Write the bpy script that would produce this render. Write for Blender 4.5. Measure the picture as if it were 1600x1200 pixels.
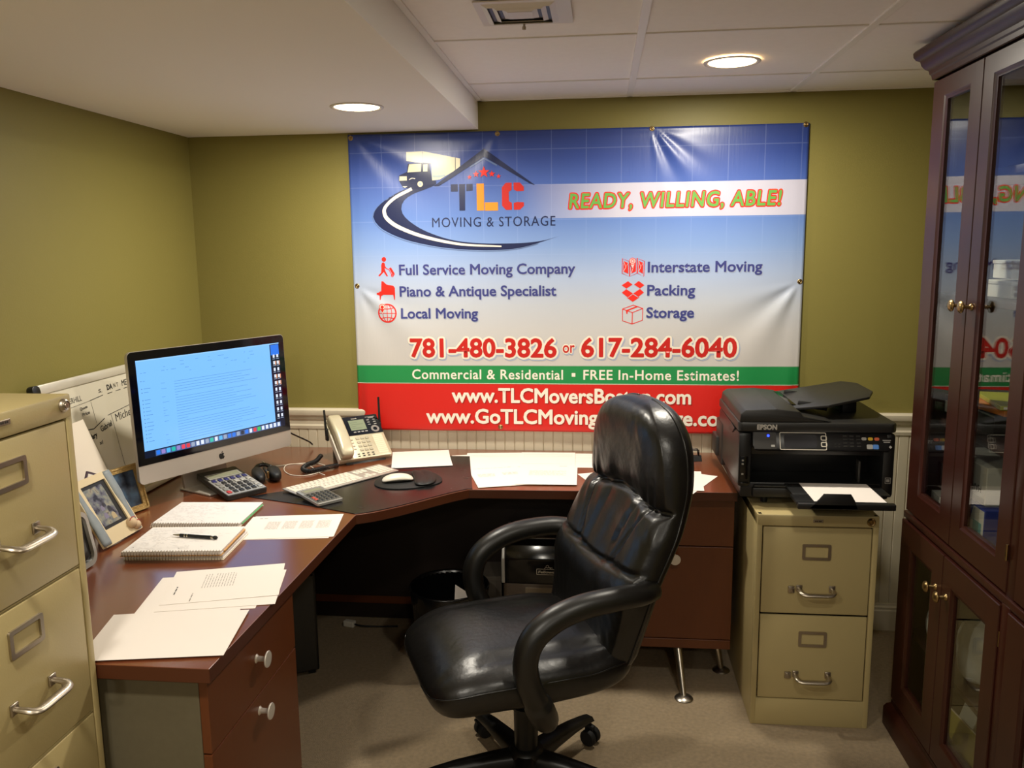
import bpy, bmesh, math, random
from mathutils import Vector, Matrix, noise

for o in list(bpy.data.objects):
    bpy.data.objects.remove(o, do_unlink=True)
S = bpy.context.scene
COL = S.collection
R = math.radians
PI = math.pi

# ------------------------------------------------------------------ camera
def cam_axes(yaw, pitch, roll):
    f = Vector((-math.sin(yaw) * math.cos(pitch), math.cos(yaw) * math.cos(pitch), -math.sin(pitch)))
    r = Vector((math.cos(yaw), math.sin(yaw), 0))
    u = r.cross(f)
    return r * math.cos(roll) + u * math.sin(roll), u * math.cos(roll) - r * math.sin(roll), f
cam = bpy.data.cameras.new('camera')
cam.sensor_fit = 'HORIZONTAL'
cam.sensor_width = 36
cam.lens = 1303.65 / 1600 * 36
cam.clip_start = 0.05
camo = bpy.data.objects.new('camera', cam)
COL.objects.link(camo)
cr, cu, cf = cam_axes(0.1069, 0.1595, -0.0114)
m = Matrix((cr, cu, -cf)).transposed().to_4x4()
m.translation = Vector((1.7182, -3.4403, 1.5875))
camo.matrix_world = m
S.camera = camo

# ------------------------------------------------------------------ world, light, exposure
w = bpy.data.worlds.new('world')
S.world = w
w.use_nodes = True
w.node_tree.nodes['Background'].inputs[0].default_value = (0.9, 0.85, 0.8, 1)
w.node_tree.nodes['Background'].inputs[1].default_value = 0.13  # added ambient fill, reaches the room through its open rear end
S.view_settings.view_transform = 'Standard'
S.view_settings.look = 'None'
S.view_settings.exposure = -0.32
S.view_settings.gamma = 1.0
S.view_settings.use_curve_mapping = False
S.cycles.use_denoising = True
S.cycles.max_bounces = 10
S.cycles.diffuse_bounces = 6
S.cycles.glossy_bounces = 5
S.cycles.transparent_max_bounces = 12
S.cycles.sample_clamp_indirect = 6.0
WARM = (1.0, 0.93, 0.80)
CAN_W = 20.0
def can_light(name, x, y, z, power, size=0.13):
    l = bpy.data.lights.new(name, 'AREA')
    l.shape = 'DISK'
    l.size = size
    l.energy = power
    l.color = WARM
    o = bpy.data.objects.new(name, l)
    o.location = (x, y, z)
    COL.objects.link(o)
    return o
HC = 2.1737       # dropped ceiling
HS = 2.0657       # soffit
XS = 1.2239       # soffit edge
XR = 3.12         # right wall
random.seed(4)
YF = -5.6         # rear end of the room, left unwalled so ambient fill enters
can_light('soffit_can_light', 0.902, -0.604, HS - 0.006, CAN_W * 1.15)
can_light('ceiling_can_light', 2.132, -0.578, HC - 0.006, CAN_W * 1.05)
can_light('rear_ceiling_can_light', 2.13, -2.35, HC - 0.006, CAN_W * 0.5)
can_light('rear_soffit_can_light', 0.90, -2.75, HS - 0.006, CAN_W * 0.9)
can_light('far_ceiling_can_light', 2.13, -4.3, HC - 0.006, CAN_W)
can_light('far_soffit_can_light', 0.90, -4.6, HS - 0.006, CAN_W)

# ------------------------------------------------------------------ materials
def lin(c):
    return tuple((x / 255 / 12.92) if x / 255 <= 0.04045 else ((x / 255 + 0.055) / 1.055) ** 2.4 for x in c)
MATS = {}
def mat(name, rgb, rough=0.5, metal=0.0, spec=0.5, coat=0.0, coat_rough=0.1, var=0.0, vscale=8.0, bump=0.0, bscale=60.0,
        bdist=0.01, emit=0.0, emit_rgb=None, stretch=(1, 1, 1), rvar=0.0, sheen=0.0, detail=4):
    if name in MATS:
        return MATS[name]
    mt = bpy.data.materials.new(name)
    mt.use_nodes = True
    nt = mt.node_tree
    b = nt.nodes['Principled BSDF']
    c = lin(rgb) + (1,)
    b.inputs['Base Color'].default_value = c
    b.inputs['Roughness'].default_value = rough
    b.inputs['Metallic'].default_value = metal
    b.inputs['Specular IOR Level'].default_value = spec
    b.inputs['Coat Weight'].default_value = coat
    b.inputs['Coat Roughness'].default_value = coat_rough
    if sheen:
        b.inputs['Sheen Weight'].default_value = sheen
    if emit:
        b.inputs['Emission Color'].default_value = (lin(emit_rgb) if emit_rgb else c[:3]) + (1,)
        b.inputs['Emission Strength'].default_value = emit
    if var or bump or rvar:
        tc = nt.nodes.new('ShaderNodeTexCoord')
        mp = nt.nodes.new('ShaderNodeMapping')
        mp.inputs['Scale'].default_value = stretch
        nt.links.new(tc.outputs['Object'], mp.inputs[0])
    if var or rvar:
        n = nt.nodes.new('ShaderNodeTexNoise')
        n.inputs['Scale'].default_value = vscale
        n.inputs['Detail'].default_value = detail
        nt.links.new(mp.outputs[0], n.inputs['Vector'])
        if var:
            mx = nt.nodes.new('ShaderNodeMix')
            mx.data_type = 'RGBA'
            mx.inputs[6].default_value = tuple(x * (1 - var) for x in c[:3]) + (1,)
            mx.inputs[7].default_value = tuple(min(1, x * (1 + var)) for x in c[:3]) + (1,)
            nt.links.new(n.outputs['Fac'], mx.inputs[0])
            nt.links.new(mx.outputs[2], b.inputs['Base Color'])
        if rvar:
            mr = nt.nodes.new('ShaderNodeMapRange')
            mr.inputs[3].default_value = max(0.02, rough - rvar)
            mr.inputs[4].default_value = min(1, rough + rvar)
            nt.links.new(n.outputs['Fac'], mr.inputs[0])
            nt.links.new(mr.outputs[0], b.inputs['Roughness'])
    if bump:
        n2 = nt.nodes.new('ShaderNodeTexNoise')
        n2.inputs['Scale'].default_value = bscale
        n2.inputs['Detail'].default_value = 3
        nt.links.new(mp.outputs[0], n2.inputs['Vector'])
        bp = nt.nodes.new('ShaderNodeBump')
        bp.inputs['Strength'].default_value = bump
        bp.inputs['Distance'].default_value = bdist
        nt.links.new(n2.outputs['Fac'], bp.inputs['Height'])
        nt.links.new(bp.outputs[0], b.inputs['Normal'])
    MATS[name] = mt
    return mt

M_WALL = mat('olive_wall_paint', (134, 125, 66), 0.5, spec=0.35, var=0.04, vscale=3, bump=0.06, bscale=180)
M_CEIL = mat('white_ceiling_paint', (246, 242, 238), 0.8, spec=0.2)
M_TILE = mat('ceiling_tile', (246, 242, 239), 0.85, spec=0.2, var=0.03, vscale=40, bump=0.05, bscale=300)
M_GRID = mat('ceiling_grid_metal', (240, 237, 234), 0.5)
M_TRIM = mat('white_trim_paint', (212, 202, 180), 0.4, var=0.02, vscale=5)
M_CARPET = mat('beige_carpet', (182, 157, 119), 1.0, spec=0.05, var=0.34, vscale=75, bump=0.8, bscale=420, bdist=0.02, sheen=0.25)
M_DESK = mat('mahogany_laminate', (114, 59, 31), 0.30, spec=0.5, coat=0.9, coat_rough=0.17, var=0.10, vscale=9, stretch=(1, 9, 9), rvar=0.03)
M_DESKY = mat('mahogany_laminate_front', (100, 53, 26), 0.33, spec=0.5, var=0.12, vscale=9, stretch=(9, 9, 1), rvar=0.03)
M_MODESTY_SHADED = mat('shade_darkened_panel', (36, 25, 20), 0.5)  # under-desk shade put into the panel colour
M_DESKEDGE = mat('mahogany_edge_band', (82, 42, 23), 0.36)
M_GREYPANEL = mat('grey_side_panel', (100, 92, 70), 0.7, var=0.10, vscale=60)
M_PUTTY = mat('putty_enamel', (182, 165, 116), 0.36, spec=0.5, bump=0.03, bscale=250, var=0.015, vscale=2)
M_GAP = mat('dark_gap', (30, 22, 14), 0.8)
M_CHROME = mat('brushed_chrome', (200, 192, 178), 0.28, 1.0)
M_NICKEL = mat('satin_nickel', (176, 166, 150), 0.35, 1.0)
M_KNOB = mat('brushed_knob', (216, 208, 196), 0.42, 0.4)
M_BRASS = mat('antique_brass', (160, 135, 92), 0.3, 1.0)
M_CHERRY = mat('dark_cherry_wood', (50, 19, 10), 0.36, spec=0.4, var=0.22, vscale=8, stretch=(6, 6, 0.8))
M_CHERRYIN = mat('dark_cherry_inside', (44, 21, 15), 0.5, var=0.2, vscale=8, stretch=(6, 6, 0.8))
M_LEATHER = mat('black_leather', (16, 15, 14), 0.34, spec=0.55, bump=0.14, bscale=60, bdist=0.005, rvar=0.07, vscale=14)
M_LEATHERLINE = mat('leather_stitching', (70, 66, 58), 0.5)
M_CHAIRPL = mat('black_chair_plastic', (20, 19, 17), 0.38, spec=0.5, bump=0.05, bscale=500, bdist=0.002)
M_BLACK = mat('black_plastic', (17, 17, 17), 0.42, var=0.05)
M_BLACKGLOSS = mat('gloss_black_plastic', (10, 10, 11), 0.14)
M_DKGREY = mat('charcoal_plastic', (44, 42, 39), 0.45)
M_ALU = mat('anodised_aluminium', (196, 188, 178), 0.42, 0.55, spec=0.5)
M_WHITEPL = mat('white_plastic', (226, 219, 203), 0.35)
M_KEYW = mat('white_keycap', (222, 214, 198), 0.45)
M_PAPER = mat('white_paper', (236, 228, 220), 0.8, spec=0.2, var=0.015, vscale=6)
M_PAPERC = mat('cream_paper', (226, 212, 186), 0.8, spec=0.2)
M_INK = mat('grey_ink', (160, 152, 144), 0.8)
M_INKD = mat('dark_ink', (60, 56, 54), 0.8)
M_PUTTYCREAM = mat('champagne_plastic', (196, 186, 158), 0.32, 0.2)
M_GREENLCD = mat('grey_green_lcd', (128, 138, 112), 0.3, emit=0.05, emit_rgb=(128, 138, 112))
M_MAT = mat('black_desk_mat_vinyl', (22, 21, 22), 0.26, spec=0.5, bump=0.012, bscale=400, rvar=0.04)
M_PADF = mat('black_gel_fabric', (13, 13, 13), 0.55)
M_RUBBER = mat('black_rubber', (15, 15, 15), 0.7)
M_RED = mat('red_key', (178, 38, 38), 0.4)
M_REDO = mat('orange_red_key', (196, 74, 54), 0.4)
M_BLUEP = mat('blue_print', (32, 36, 130), 0.5)
M_LCD = mat('calculator_lcd', (140, 142, 122), 0.25)
M_SILVER = mat('silver_plastic', (176, 174, 168), 0.35, 0.4)

# ------------------------------------------------------------------ geometry helpers
def newbm():
    return bmesh.new()
def obj(name, bm, material, parent=None, smooth=False, label=None, loc=None, auto=None):
    me = bpy.data.meshes.new(name)
    bm.normal_update()
    bm.to_mesh(me)
    bm.free()
    mats = material if isinstance(material, (list, tuple)) else [material]
    for q in mats:
        me.materials.append(q)
    if smooth:
        for p in me.polygons:
            p.use_smooth = True
    if auto is not None:
        for p in me.polygons:
            p.use_smooth = True
        me.set_sharp_from_angle(angle=R(auto))
    o = bpy.data.objects.new(name, me)
    COL.objects.link(o)
    if parent is not None:
        o.parent = parent
    if label:
        o['label'] = label
    if loc is not None:
        o.location = loc
    return o
def thing(name, label, cat, loc=(0, 0, 0), rotz=0.0, group=None):
    o = bpy.data.objects.new(name, None)
    o.empty_display_size = 0.05
    COL.objects.link(o)
    o.location = loc
    o.rotation_euler = (0, 0, rotz)
    return tag(o, label, cat, group)
def tag(o, label, cat, group=None):
    o['label'] = label
    o['category'] = cat
    if group:
        o['group'] = group
    return o
def struct(name, bm, material, auto=None, parent=None):
    o = obj(name, bm, material, parent, auto=auto)
    if parent is None:
        o['kind'] = 'structure'
    return o
def xf(bm, verts, M):
    bmesh.ops.transform(bm, matrix=M, verts=verts)
def setmi(bm, before, mi):
    if mi:
        for f in list(bm.faces)[before:]:
            f.material_index = mi
def box(bm, c, s, bev=0.0, rot=None, mi=0, seg=2):
    nf = len(bm.faces)
    t = bmesh.new()
    bmesh.ops.create_cube(t, size=1.0)
    bmesh.ops.scale(t, vec=Vector(s), verts=t.verts)
    if bev > 0:
        bmesh.ops.bevel(t, geom=list(t.edges), offset=min(bev, min(s) * 0.49), segments=seg, profile=0.5, affect='EDGES')
    M = Matrix.Translation(Vector(c))
    if rot is not None:
        M = M @ (rot if isinstance(rot, Matrix) else Matrix.Rotation(rot, 4, 'Z'))
    merge(bm, t, M, mi)
def box2(bm, a, b, bev=0.0, mi=0, seg=2):
    c = [(x + y) / 2 for x, y in zip(a, b)]
    s = [abs(y - x) for x, y in zip(a, b)]
    box(bm, c, s, bev, None, mi, seg)
def merge(bm, t, M=None, mi=None):
    vs = {}
    for v in t.verts:
        vs[v] = bm.verts.new((M @ v.co) if M is not None else v.co)
    for f in t.faces:
        try:
            nf = bm.faces.new([vs[v] for v in f.verts])
            nf.material_index = mi if mi is not None else f.material_index
            nf.smooth = f.smooth
        except ValueError:
            pass
    t.free()
def cyl(bm, p0, p1, r0, r1=None, seg=20, mi=0, cap=True):
    r1 = r0 if r1 is None else r1
    p0, p1 = Vector(p0), Vector(p1)
    d = (p1 - p0)
    z = d.normalized()
    x = z.orthogonal().normalized()
    y = z.cross(x)
    a, b = [], []
    for i in range(seg):
        t = 2 * PI * i / seg
        e = x * math.cos(t) + y * math.sin(t)
        a.append(bm.verts.new(p0 + e * r0))
        b.append(bm.verts.new(p1 + e * r1))
    for i in range(seg):
        j = (i + 1) % seg
        f = bm.faces.new((a[i], a[j], b[j], b[i]))
        f.material_index = mi
    if cap:
        f = bm.faces.new(a[::-1]); f.material_index = mi
        f = bm.faces.new(b); f.material_index = mi
def lathe(bm, prof, M=None, seg=28, mi=0):
    rings = []
    for r, z in prof:
        ring = []
        if r < 1e-6:
            v = Vector((0, 0, z))
            ring = [bm.verts.new(M @ v if M is not None else v)] * seg
        else:
            for i in range(seg):
                t = 2 * PI * i / seg
                v = Vector((r * math.cos(t), r * math.sin(t), z))
                ring.append(bm.verts.new(M @ v if M is not None else v))
        rings.append(ring)
    for a, b in zip(rings, rings[1:]):
        for i in range(seg):
            j = (i + 1) % seg
            vs = []
            for v in (a[i], a[j], b[j], b[i]):
                if v not in vs:
                    vs.append(v)
            if len(vs) > 2:
                try:
                    f = bm.faces.new(vs); f.material_index = mi
                except ValueError:
                    pass
def catmull(pts, n=8, closed=False):
    P = [Vector(p) for p in pts]
    out = []
    N = len(P)
    rng = range(N if closed else N - 1)
    for i in rng:
        p1, p2 = P[i], P[(i + 1) % N]
        p0 = P[i - 1] if (i > 0 or closed) else p1 * 2 - p2
        p3 = P[(i + 2) % N] if (i + 2 < N or closed) else p2 * 2 - p1
        for k in range(n):
            t = k / n
            out.append(0.5 * ((2 * p1) + (p2 - p0) * t + (2 * p0 - 5 * p1 + 4 * p2 - p3) * t * t + (3 * p1 - p0 - 3 * p2 + p3) * t ** 3))
    if not closed:
        out.append(P[-1])
    return out
def tube(bm, pts, r, seg=10, mi=0, up=None, flat=1.0, cap=True, closed=False):
    """sweep: r is a number or a function of t in 0..1; flat scales the section along the second axis"""
    P = [Vector(p) for p in pts]
    N = len(P)
    rings = []
    ref = Vector(up) if up is not None else None
    prev = None
    for i, p in enumerate(P):
        a = P[i - 1] if i > 0 else (P[-1] if closed else p)
        b = P[i + 1] if i < N - 1 else (P[0] if closed else p)
        d = (b - a).normalized()
        if ref is not None:
            x = ref.cross(d)
            x = x.normalized() if x.length > 1e-5 else d.orthogonal().normalized()
        elif prev is None:
            x = d.orthogonal().normalized()
        else:
            x = prev - d * prev.dot(d)
            x = x.normalized() if x.length > 1e-6 else d.orthogonal().normalized()
        prev = x
        y = d.cross(x)
        rr = r(i / (N - 1)) if callable(r) else r
        rings.append([bm.verts.new(p + x * rr * math.cos(2 * PI * k / seg) + y * rr * flat * math.sin(2 * PI * k / seg)) for k in range(seg)])
    for i in range(N if closed else N - 1):
        a, b = rings[i], rings[(i + 1) % N]
        for k in range(seg):
            j = (k + 1) % seg
            f = bm.faces.new((a[k], a[j], b[j], b[k]))
            f.material_index = mi
            f.smooth = True
    if cap and not closed:
        bm.faces.new(rings[0][::-1]).material_index = mi
        bm.faces.new(rings[-1]).material_index = mi
def prism(bm, poly, z0, z1, mi=0, M=None, bev=0.0):
    t = bmesh.new()
    a = [t.verts.new((p[0], p[1], z0)) for p in poly]
    b = [t.verts.new((p[0], p[1], z1)) for p in poly]
    n = len(poly)
    t.faces.new(a[::-1])
    t.faces.new(b)
    for i in range(n):
        j = (i + 1) % n
        t.faces.new((a[i], a[j], b[j], b[i]))
    bmesh.ops.recalc_face_normals(t, faces=t.faces)
    if bev:
        bmesh.ops.bevel(t, geom=list(t.edges), offset=bev, segments=2, profile=0.5, affect='EDGES')
    merge(bm, t, M, mi)
def rrect(w, h, r, n=5, cx=0, cy=0):
    out = []
    for sx, sy, a0 in ((1, 1, 0), (-1, 1, 90), (-1, -1, 180), (1, -1, 270)):
        for k in range(n + 1):
            a = R(a0 + 90 * k / n)
            out.append((cx + sx * (w / 2 - r) + r * math.cos(a), cy + sy * (h / 2 - r) + r * math.sin(a)))
    return out
def ringprism(bm, outer, inner, z0, z1, mi=0, M=None):
    """a frame: two outlines of the same number of points"""
    n = len(outer)
    def V(p, z):
        v = Vector((p[0], p[1], z))
        return bm.verts.new(M @ v if M is not None else v)
    oa, ob = [V(p, z0) for p in outer], [V(p, z1) for p in outer]
    ia, ib = [V(p, z0) for p in inner], [V(p, z1) for p in inner]
    for i in range(n):
        j = (i + 1) % n
        for q in ((oa[i], oa[j], ob[j], ob[i]), (ia[j], ia[i], ib[i], ib[j]), (ob[i], ob[j], ib[j], ib[i]), (oa[j], oa[i], ia[i], ia[j])):
            bm.faces.new(q).material_index = mi
def sgnpow(v, e):
    return math.copysign(abs(v) ** e, v)
def superellipsoid(bm, a, b, c, e1, e2, nu=24, nv=48, deform=None, mi=0):
    rings = []
    for i in range(nu + 1):
        et = -PI / 2 + PI * i / nu
        if i in (0, nu):
            p = Vector((0, 0, c * (-1 if i == 0 else 1)))
            rings.append([bm.verts.new(deform(p) if deform else p)] * nv)
            continue
        ring = []
        for k in range(nv):
            om = -PI + 2 * PI * k / nv
            ce = sgnpow(math.cos(et), e1)
            p = Vector((a * ce * sgnpow(math.cos(om), e2), b * ce * sgnpow(math.sin(om), e2), c * sgnpow(math.sin(et), e1)))
            ring.append(bm.verts.new(deform(p) if deform else p))
        rings.append(ring)
    for a_, b_ in zip(rings, rings[1:]):
        for k in range(nv):
            j = (k + 1) % nv
            vs = []
            for v in (a_[k], a_[j], b_[j], b_[k]):
                if v not in vs:
                    vs.append(v)
            f = bm.faces.new(vs)
            f.material_index = mi
            f.smooth = True
def refine(bm, L):
    bmesh.ops.triangulate(bm, faces=list(bm.faces))
    for _ in range(7):
        es = [e for e in bm.edges if e.calc_length() > L]
        if not es:
            break
        bmesh.ops.subdivide_edges(bm, edges=es, cuts=1)
        bmesh.ops.triangulate(bm, faces=[f for f in bm.faces if len(f.verts) > 3])

# ------------------------------------------------------------------ lettering
_TC = {}
def text_geo(s, bold=0.0, shear=0.0, spacing=1.0):
    key = (s, bold, shear, spacing)
    if key in _TC:
        return _TC[key]
    cu_ = bpy.data.curves.new('t', 'FONT')
    cu_.body = s
    cu_.size = 1.0
    cu_.offset = bold
    cu_.shear = shear
    cu_.space_character = spacing
    cu_.resolution_u = 3
    cu_.fill_mode = 'FRONT'
    o = bpy.data.objects.new('t', cu_)
    COL.objects.link(o)
    dg = bpy.context.evaluated_depsgraph_get()
    me = o.evaluated_get(dg).to_mesh()
    vs = [(v.co.x, v.co.y) for v in me.vertices]
    fs = [tuple(p.vertices) for p in me.polygons]
    o.evaluated_get(dg).to_mesh_clear()
    bpy.data.objects.remove(o)
    bpy.data.curves.remove(cu_)
    _TC[key] = (vs, fs)
    return vs, fs
def cap_height():
    vs, _ = text_geo('H')
    return max(v[1] for v in vs)
def text2d(s, x0, x1, base, cap, bold=0.0, shear=0.0, spacing=1.0, ref=None):
    """lettering as 2-D verts and faces filling x0..x1, baseline at base, capitals cap tall; bold strokes the outlines"""
    vs, fs = text_geo(s, 0.0, shear, spacing)
    rb = bold if ref is None else ref      # the stroke weight that fills x0..x1
    mn = min(v[0] for v in vs) - rb; mx = max(v[0] for v in vs) + rb
    k = cap / (cap_height() + rb)
    vs = list(vs); fs = list(fs)
    if bold > 0:
        cnt = {}
        for f in fs:
            for i in range(len(f)):
                a, b = f[i], f[(i + 1) % len(f)]
                e = (min(a, b), max(a, b))
                cnt[e] = cnt.get(e, 0) + 1
        used = set()
        for (a, b), c in cnt.items():
            if c != 1:
                continue
            p, q = Vector(vs[a]), Vector(vs[b])
            d = q - p
            if d.length < 1e-5:
                continue
            d = d.normalized() * bold
            nn = Vector((-d.y, d.x))
            n0 = len(vs)
            vs += [tuple(p + nn), tuple(p - nn), tuple(q - nn), tuple(q + nn)]
            fs.append((n0, n0 + 1, n0 + 2, n0 + 3))
            for vi in (a, b):
                if vi not in used:
                    used.add(vi)
                    n0 = len(vs)
                    vs += [(vs[vi][0] + bold * math.cos(PI / 4 * i), vs[vi][1] + bold * math.sin(PI / 4 * i)) for i in range(8)]
                    fs.append(tuple(range(n0, n0 + 8)))
    return [(x0 + (v[0] - mn) / (mx - mn) * (x1 - x0), base + v[1] * k) for v in vs], fs
def put_text(bm, s, x0, x1, base, cap, M, mi=0, **kw):
    vs, fs = text2d(s, x0, x1, base, cap, **kw)
    zz = [0.0] * len(vs)
    nb = len(text_geo(s, 0.0, kw.get('shear', 0.0), kw.get('spacing', 1.0))[0])
    for f in fs:
        if min(f) >= nb:
            j = 0.00002 + random.random() * 0.00012
            for i in f:
                zz[i] = j
    q = [bm.verts.new(M @ Vector((v[0], v[1], z))) for v, z in zip(vs, zz)]
    for f in fs:
        try:
            bm.faces.new([q[i] for i in f]).material_index = mi
        except ValueError:
            pass
def frame_M(origin, ex, ey):
    ex, ey = Vector(ex).normalized(), Vector(ey).normalized()
    ez = ex.cross(ey)
    m_ = Matrix((ex, ey, ez)).transposed().to_4x4()
    m_.translation = Vector(origin)
    return m_

# ------------------------------------------------------------------ the room
def mat_wainscot():
    return mat('white_beadboard_paint', (208, 198, 174), 0.45, var=0.02, vscale=4)
bm = newbm(); box2(bm, (-0.1, YF - 0.1, -0.1), (XR + 0.1, 0.1, 0.0)); struct('floor', bm, M_CARPET)
bm = newbm(); box2(bm, (-0.1, 0.0, 0.0), (XR + 0.1, 0.1, 2.4)); struct('wall_back', bm, M_WALL)
bm = newbm(); box2(bm, (-0.1, YF, 0.0), (0.0, 0.0, 2.4)); struct('wall_left', bm, M_WALL)
bm = newbm(); box2(bm, (XR, YF, 0.0), (XR + 0.1, 0.0, 2.4)); struct('wall_right', bm, M_WALL)
# dropped ceiling: tiles over a grid of metal bars
bm = newbm(); box2(bm, (XS, YF, HC + 0.005), (XR, 0.0, 2.4)); struct('ceiling', bm, M_TILE)
bm = newbm()
for x in (1.826, 2.447, 3.06):
    box2(bm, (x - 0.012, YF, HC), (x + 0.012, 0.0, HC + 0.008), 0.0015)
for k in range(10):
    y = -0.335 - 0.63 * k
    if y > YF:
        box2(bm, (XS, y - 0.007, HC + 0.001), (XR, y + 0.007, HC + 0.008), 0.0015)
box2(bm, (XS, -0.018, HC), (XR, 0.0, HC + 0.008), 0.001)
box2(bm, (XS, YF, HC), (XS + 0.018, 0.0, HC + 0.008), 0.001)
struct('trim_1', bm, M_GRID)
bm = newbm(); box2(bm, (0.0, YF, HS), (XS, 0.0, 2.4)); struct('ceiling_soffit', bm, M_CEIL)
# white beadboard, chair rail and baseboard on the back and left walls
def planks(bm, n, M):
    pw = 0.082
    for k in range(n):
        x = k * pw
        for q0, q1 in ((0.0, 0.0385), (0.041, 0.0795)):
            t = newbm()
            box2(t, (x + q0, 0.0, 0.10), (x + q1, 0.009, 0.84), 0.002, seg=1)
            merge(bm, t, M)
    t = newbm(); box2(t, (0, 0, 0.10), (n * pw, 0.005, 0.84)); merge(bm, t, M)
MB_ = Matrix.Rotation(PI, 4, 'Z') @ Matrix.Identity(4)
bm = newbm(); planks(bm, 38, Matrix.Translation((XR, 0, 0)) @ Matrix.Rotation(PI, 4, 'Z')); struct('wall_back_wainscot', bm, mat_wainscot())
bm = newbm(); planks(bm, 66, Matrix.Translation((0, 0, 0)) @ Matrix.Rotation(-PI / 2, 4, 'Z')); struct('wall_left_wainscot', bm, mat_wainscot())
RAIL = [(0.0, 0.83), (0.012, 0.832), (0.014, 0.845), (0.010, 0.852), (0.011, 0.868), (0.016, 0.876), (0.016, 0.886), (0.024, 0.893), (0.027, 0.905), (0.026, 0.915), (0.018, 0.921), (0.0, 0.922)]
BASE = [(0.0, 0.0), (0.016, 0.0), (0.016, 0.085), (0.012, 0.090), (0.013, 0.100), (0.008, 0.106), (0.007, 0.116), (0.0, 0.118)]
def moulding(name, prof, L, M):
    bm = newbm()
    a = [bm.verts.new(M @ Vector((0, p[0], p[1]))) for p in prof]
    b = [bm.verts.new(M @ Vector((L, p[0], p[1]))) for p in prof]
    for i in range(len(prof) - 1):
        bm.faces.new((a[i], a[i + 1], b[i + 1], b[i]))
    bm.faces.new(a); bm.faces.new(b[::-1])
    bmesh.ops.recalc_face_normals(bm, faces=bm.faces)
    return struct(name, bm, M_TRIM, auto=25)
MBK = Matrix.Translation((XR, 0, 0)) @ Matrix.Rotation(PI, 4, 'Z')
MLF = Matrix.Rotation(-PI / 2, 4, 'Z')
moulding('trim_2', RAIL, XR, MBK)
moulding('trim_3', RAIL, -YF, MLF)
def shift(prof, d):
    return [(p[0] + d if p[0] > 0 else 0, p[1]) for p in prof]
moulding('baseboard_back', shift(BASE, 0.004), XR, MBK)
moulding('baseboard_left', shift(BASE, 0.004), -YF, MLF)

# ------------------------------------------------------------------ recessed ceiling lights and the vent
M_LENS = mat('lit_lens', (255, 240, 214), 0.5, emit=14, emit_rgb=(255, 226, 180))
M_LTRIM = mat('white_lamp_trim', (220, 212, 200), 0.4)
def ceiling_light(x, y, z, label):
    t = thing('ceiling_light', label, 'ceiling light', (x, y, z), 0, 'recessed ceiling lights')
    bm = newbm()
    lathe(bm, [(0.090, 0.0), (0.090, -0.002), (0.087, -0.004), (0.080, -0.004), (0.075, -0.001), (0.075, 0.0)], seg=40)
    obj('trim_ring', bm, M_LTRIM, t, auto=40)
    bm = newbm()
    lathe(bm, [(0.0755, -0.0005), (0.07, -0.003), (0.0, -0.0035)], seg=40)
    obj('lens', bm, M_LENS, t, smooth=True)
    return t
ceiling_light(0.902, -0.604, HS, 'round recessed light glowing in the low white soffit at left')
ceiling_light(2.132, -0.578, HC, 'round recessed light glowing in a dropped ceiling tile above the banner')
t = thing('ceiling_vent', 'square white stepped air vent in the dropped ceiling', 'vent', (1.515, -1.243, HC))
def sqframe(bm, w0, w1, z0, z1, h):
    """sloping square frame from half-width w0 at z0 to w1 at z1, h thick"""
    vs = []
    for wq, zq in ((w0, z0), (w1, z1), (w1, z1 + h), (w0, z0 + h)):
        vs.append([bm.verts.new((sx * wq, sy * wq, zq)) for sx, sy in ((-1, -1), (1, -1), (1, 1), (-1, 1))])
    for i in range(4):
        a, b = vs[i], vs[(i + 1) % 4]
        for k in range(4):
            j = (k + 1) % 4
            bm.faces.new((a[k], a[j], b[j], b[k]))
    bmesh.ops.recalc_face_normals(bm, faces=bm.faces)
bm = newbm(); ringprism(bm, rrect(0.235, 0.215, 0.002, 2, 0.01, 0), rrect(0.168, 0.168, 0.002, 2, 0, 0), -0.003, 0.0); obj('backing_plate', bm, M_LTRIM, t)
bm = newbm(); box(bm, (0, 0, -0.0015), (0.165, 0.165, 0.003)); obj('shadow_gap', bm, M_DKGREY, t)
bm = newbm(); sqframe(bm, 0.090, 0.076, -0.003, -0.009, 0.002); obj('outer_frame', bm, M_LTRIM, t)
bm = newbm(); sqframe(bm, 0.068, 0.054, -0.002, -0.009, 0.0015); obj('louver', bm, M_LTRIM, t)
bm = newbm(); sqframe(bm, 0.046, 0.030, -0.002, -0.008, 0.0015); box(bm, (0, 0, -0.0075), (0.062, 0.062, 0.0015)); obj('louver', bm, M_LTRIM, t)
bm = newbm(); lathe(bm, [(0.0, -0.020), (0.005, -0.019), (0.005, -0.012), (0.003, -0.010), (0.003, 0.0)], Matrix.Translation((0.0, 0.093, 0)), 14); obj('damper_knob', bm, M_NICKEL, t, smooth=True)

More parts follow.
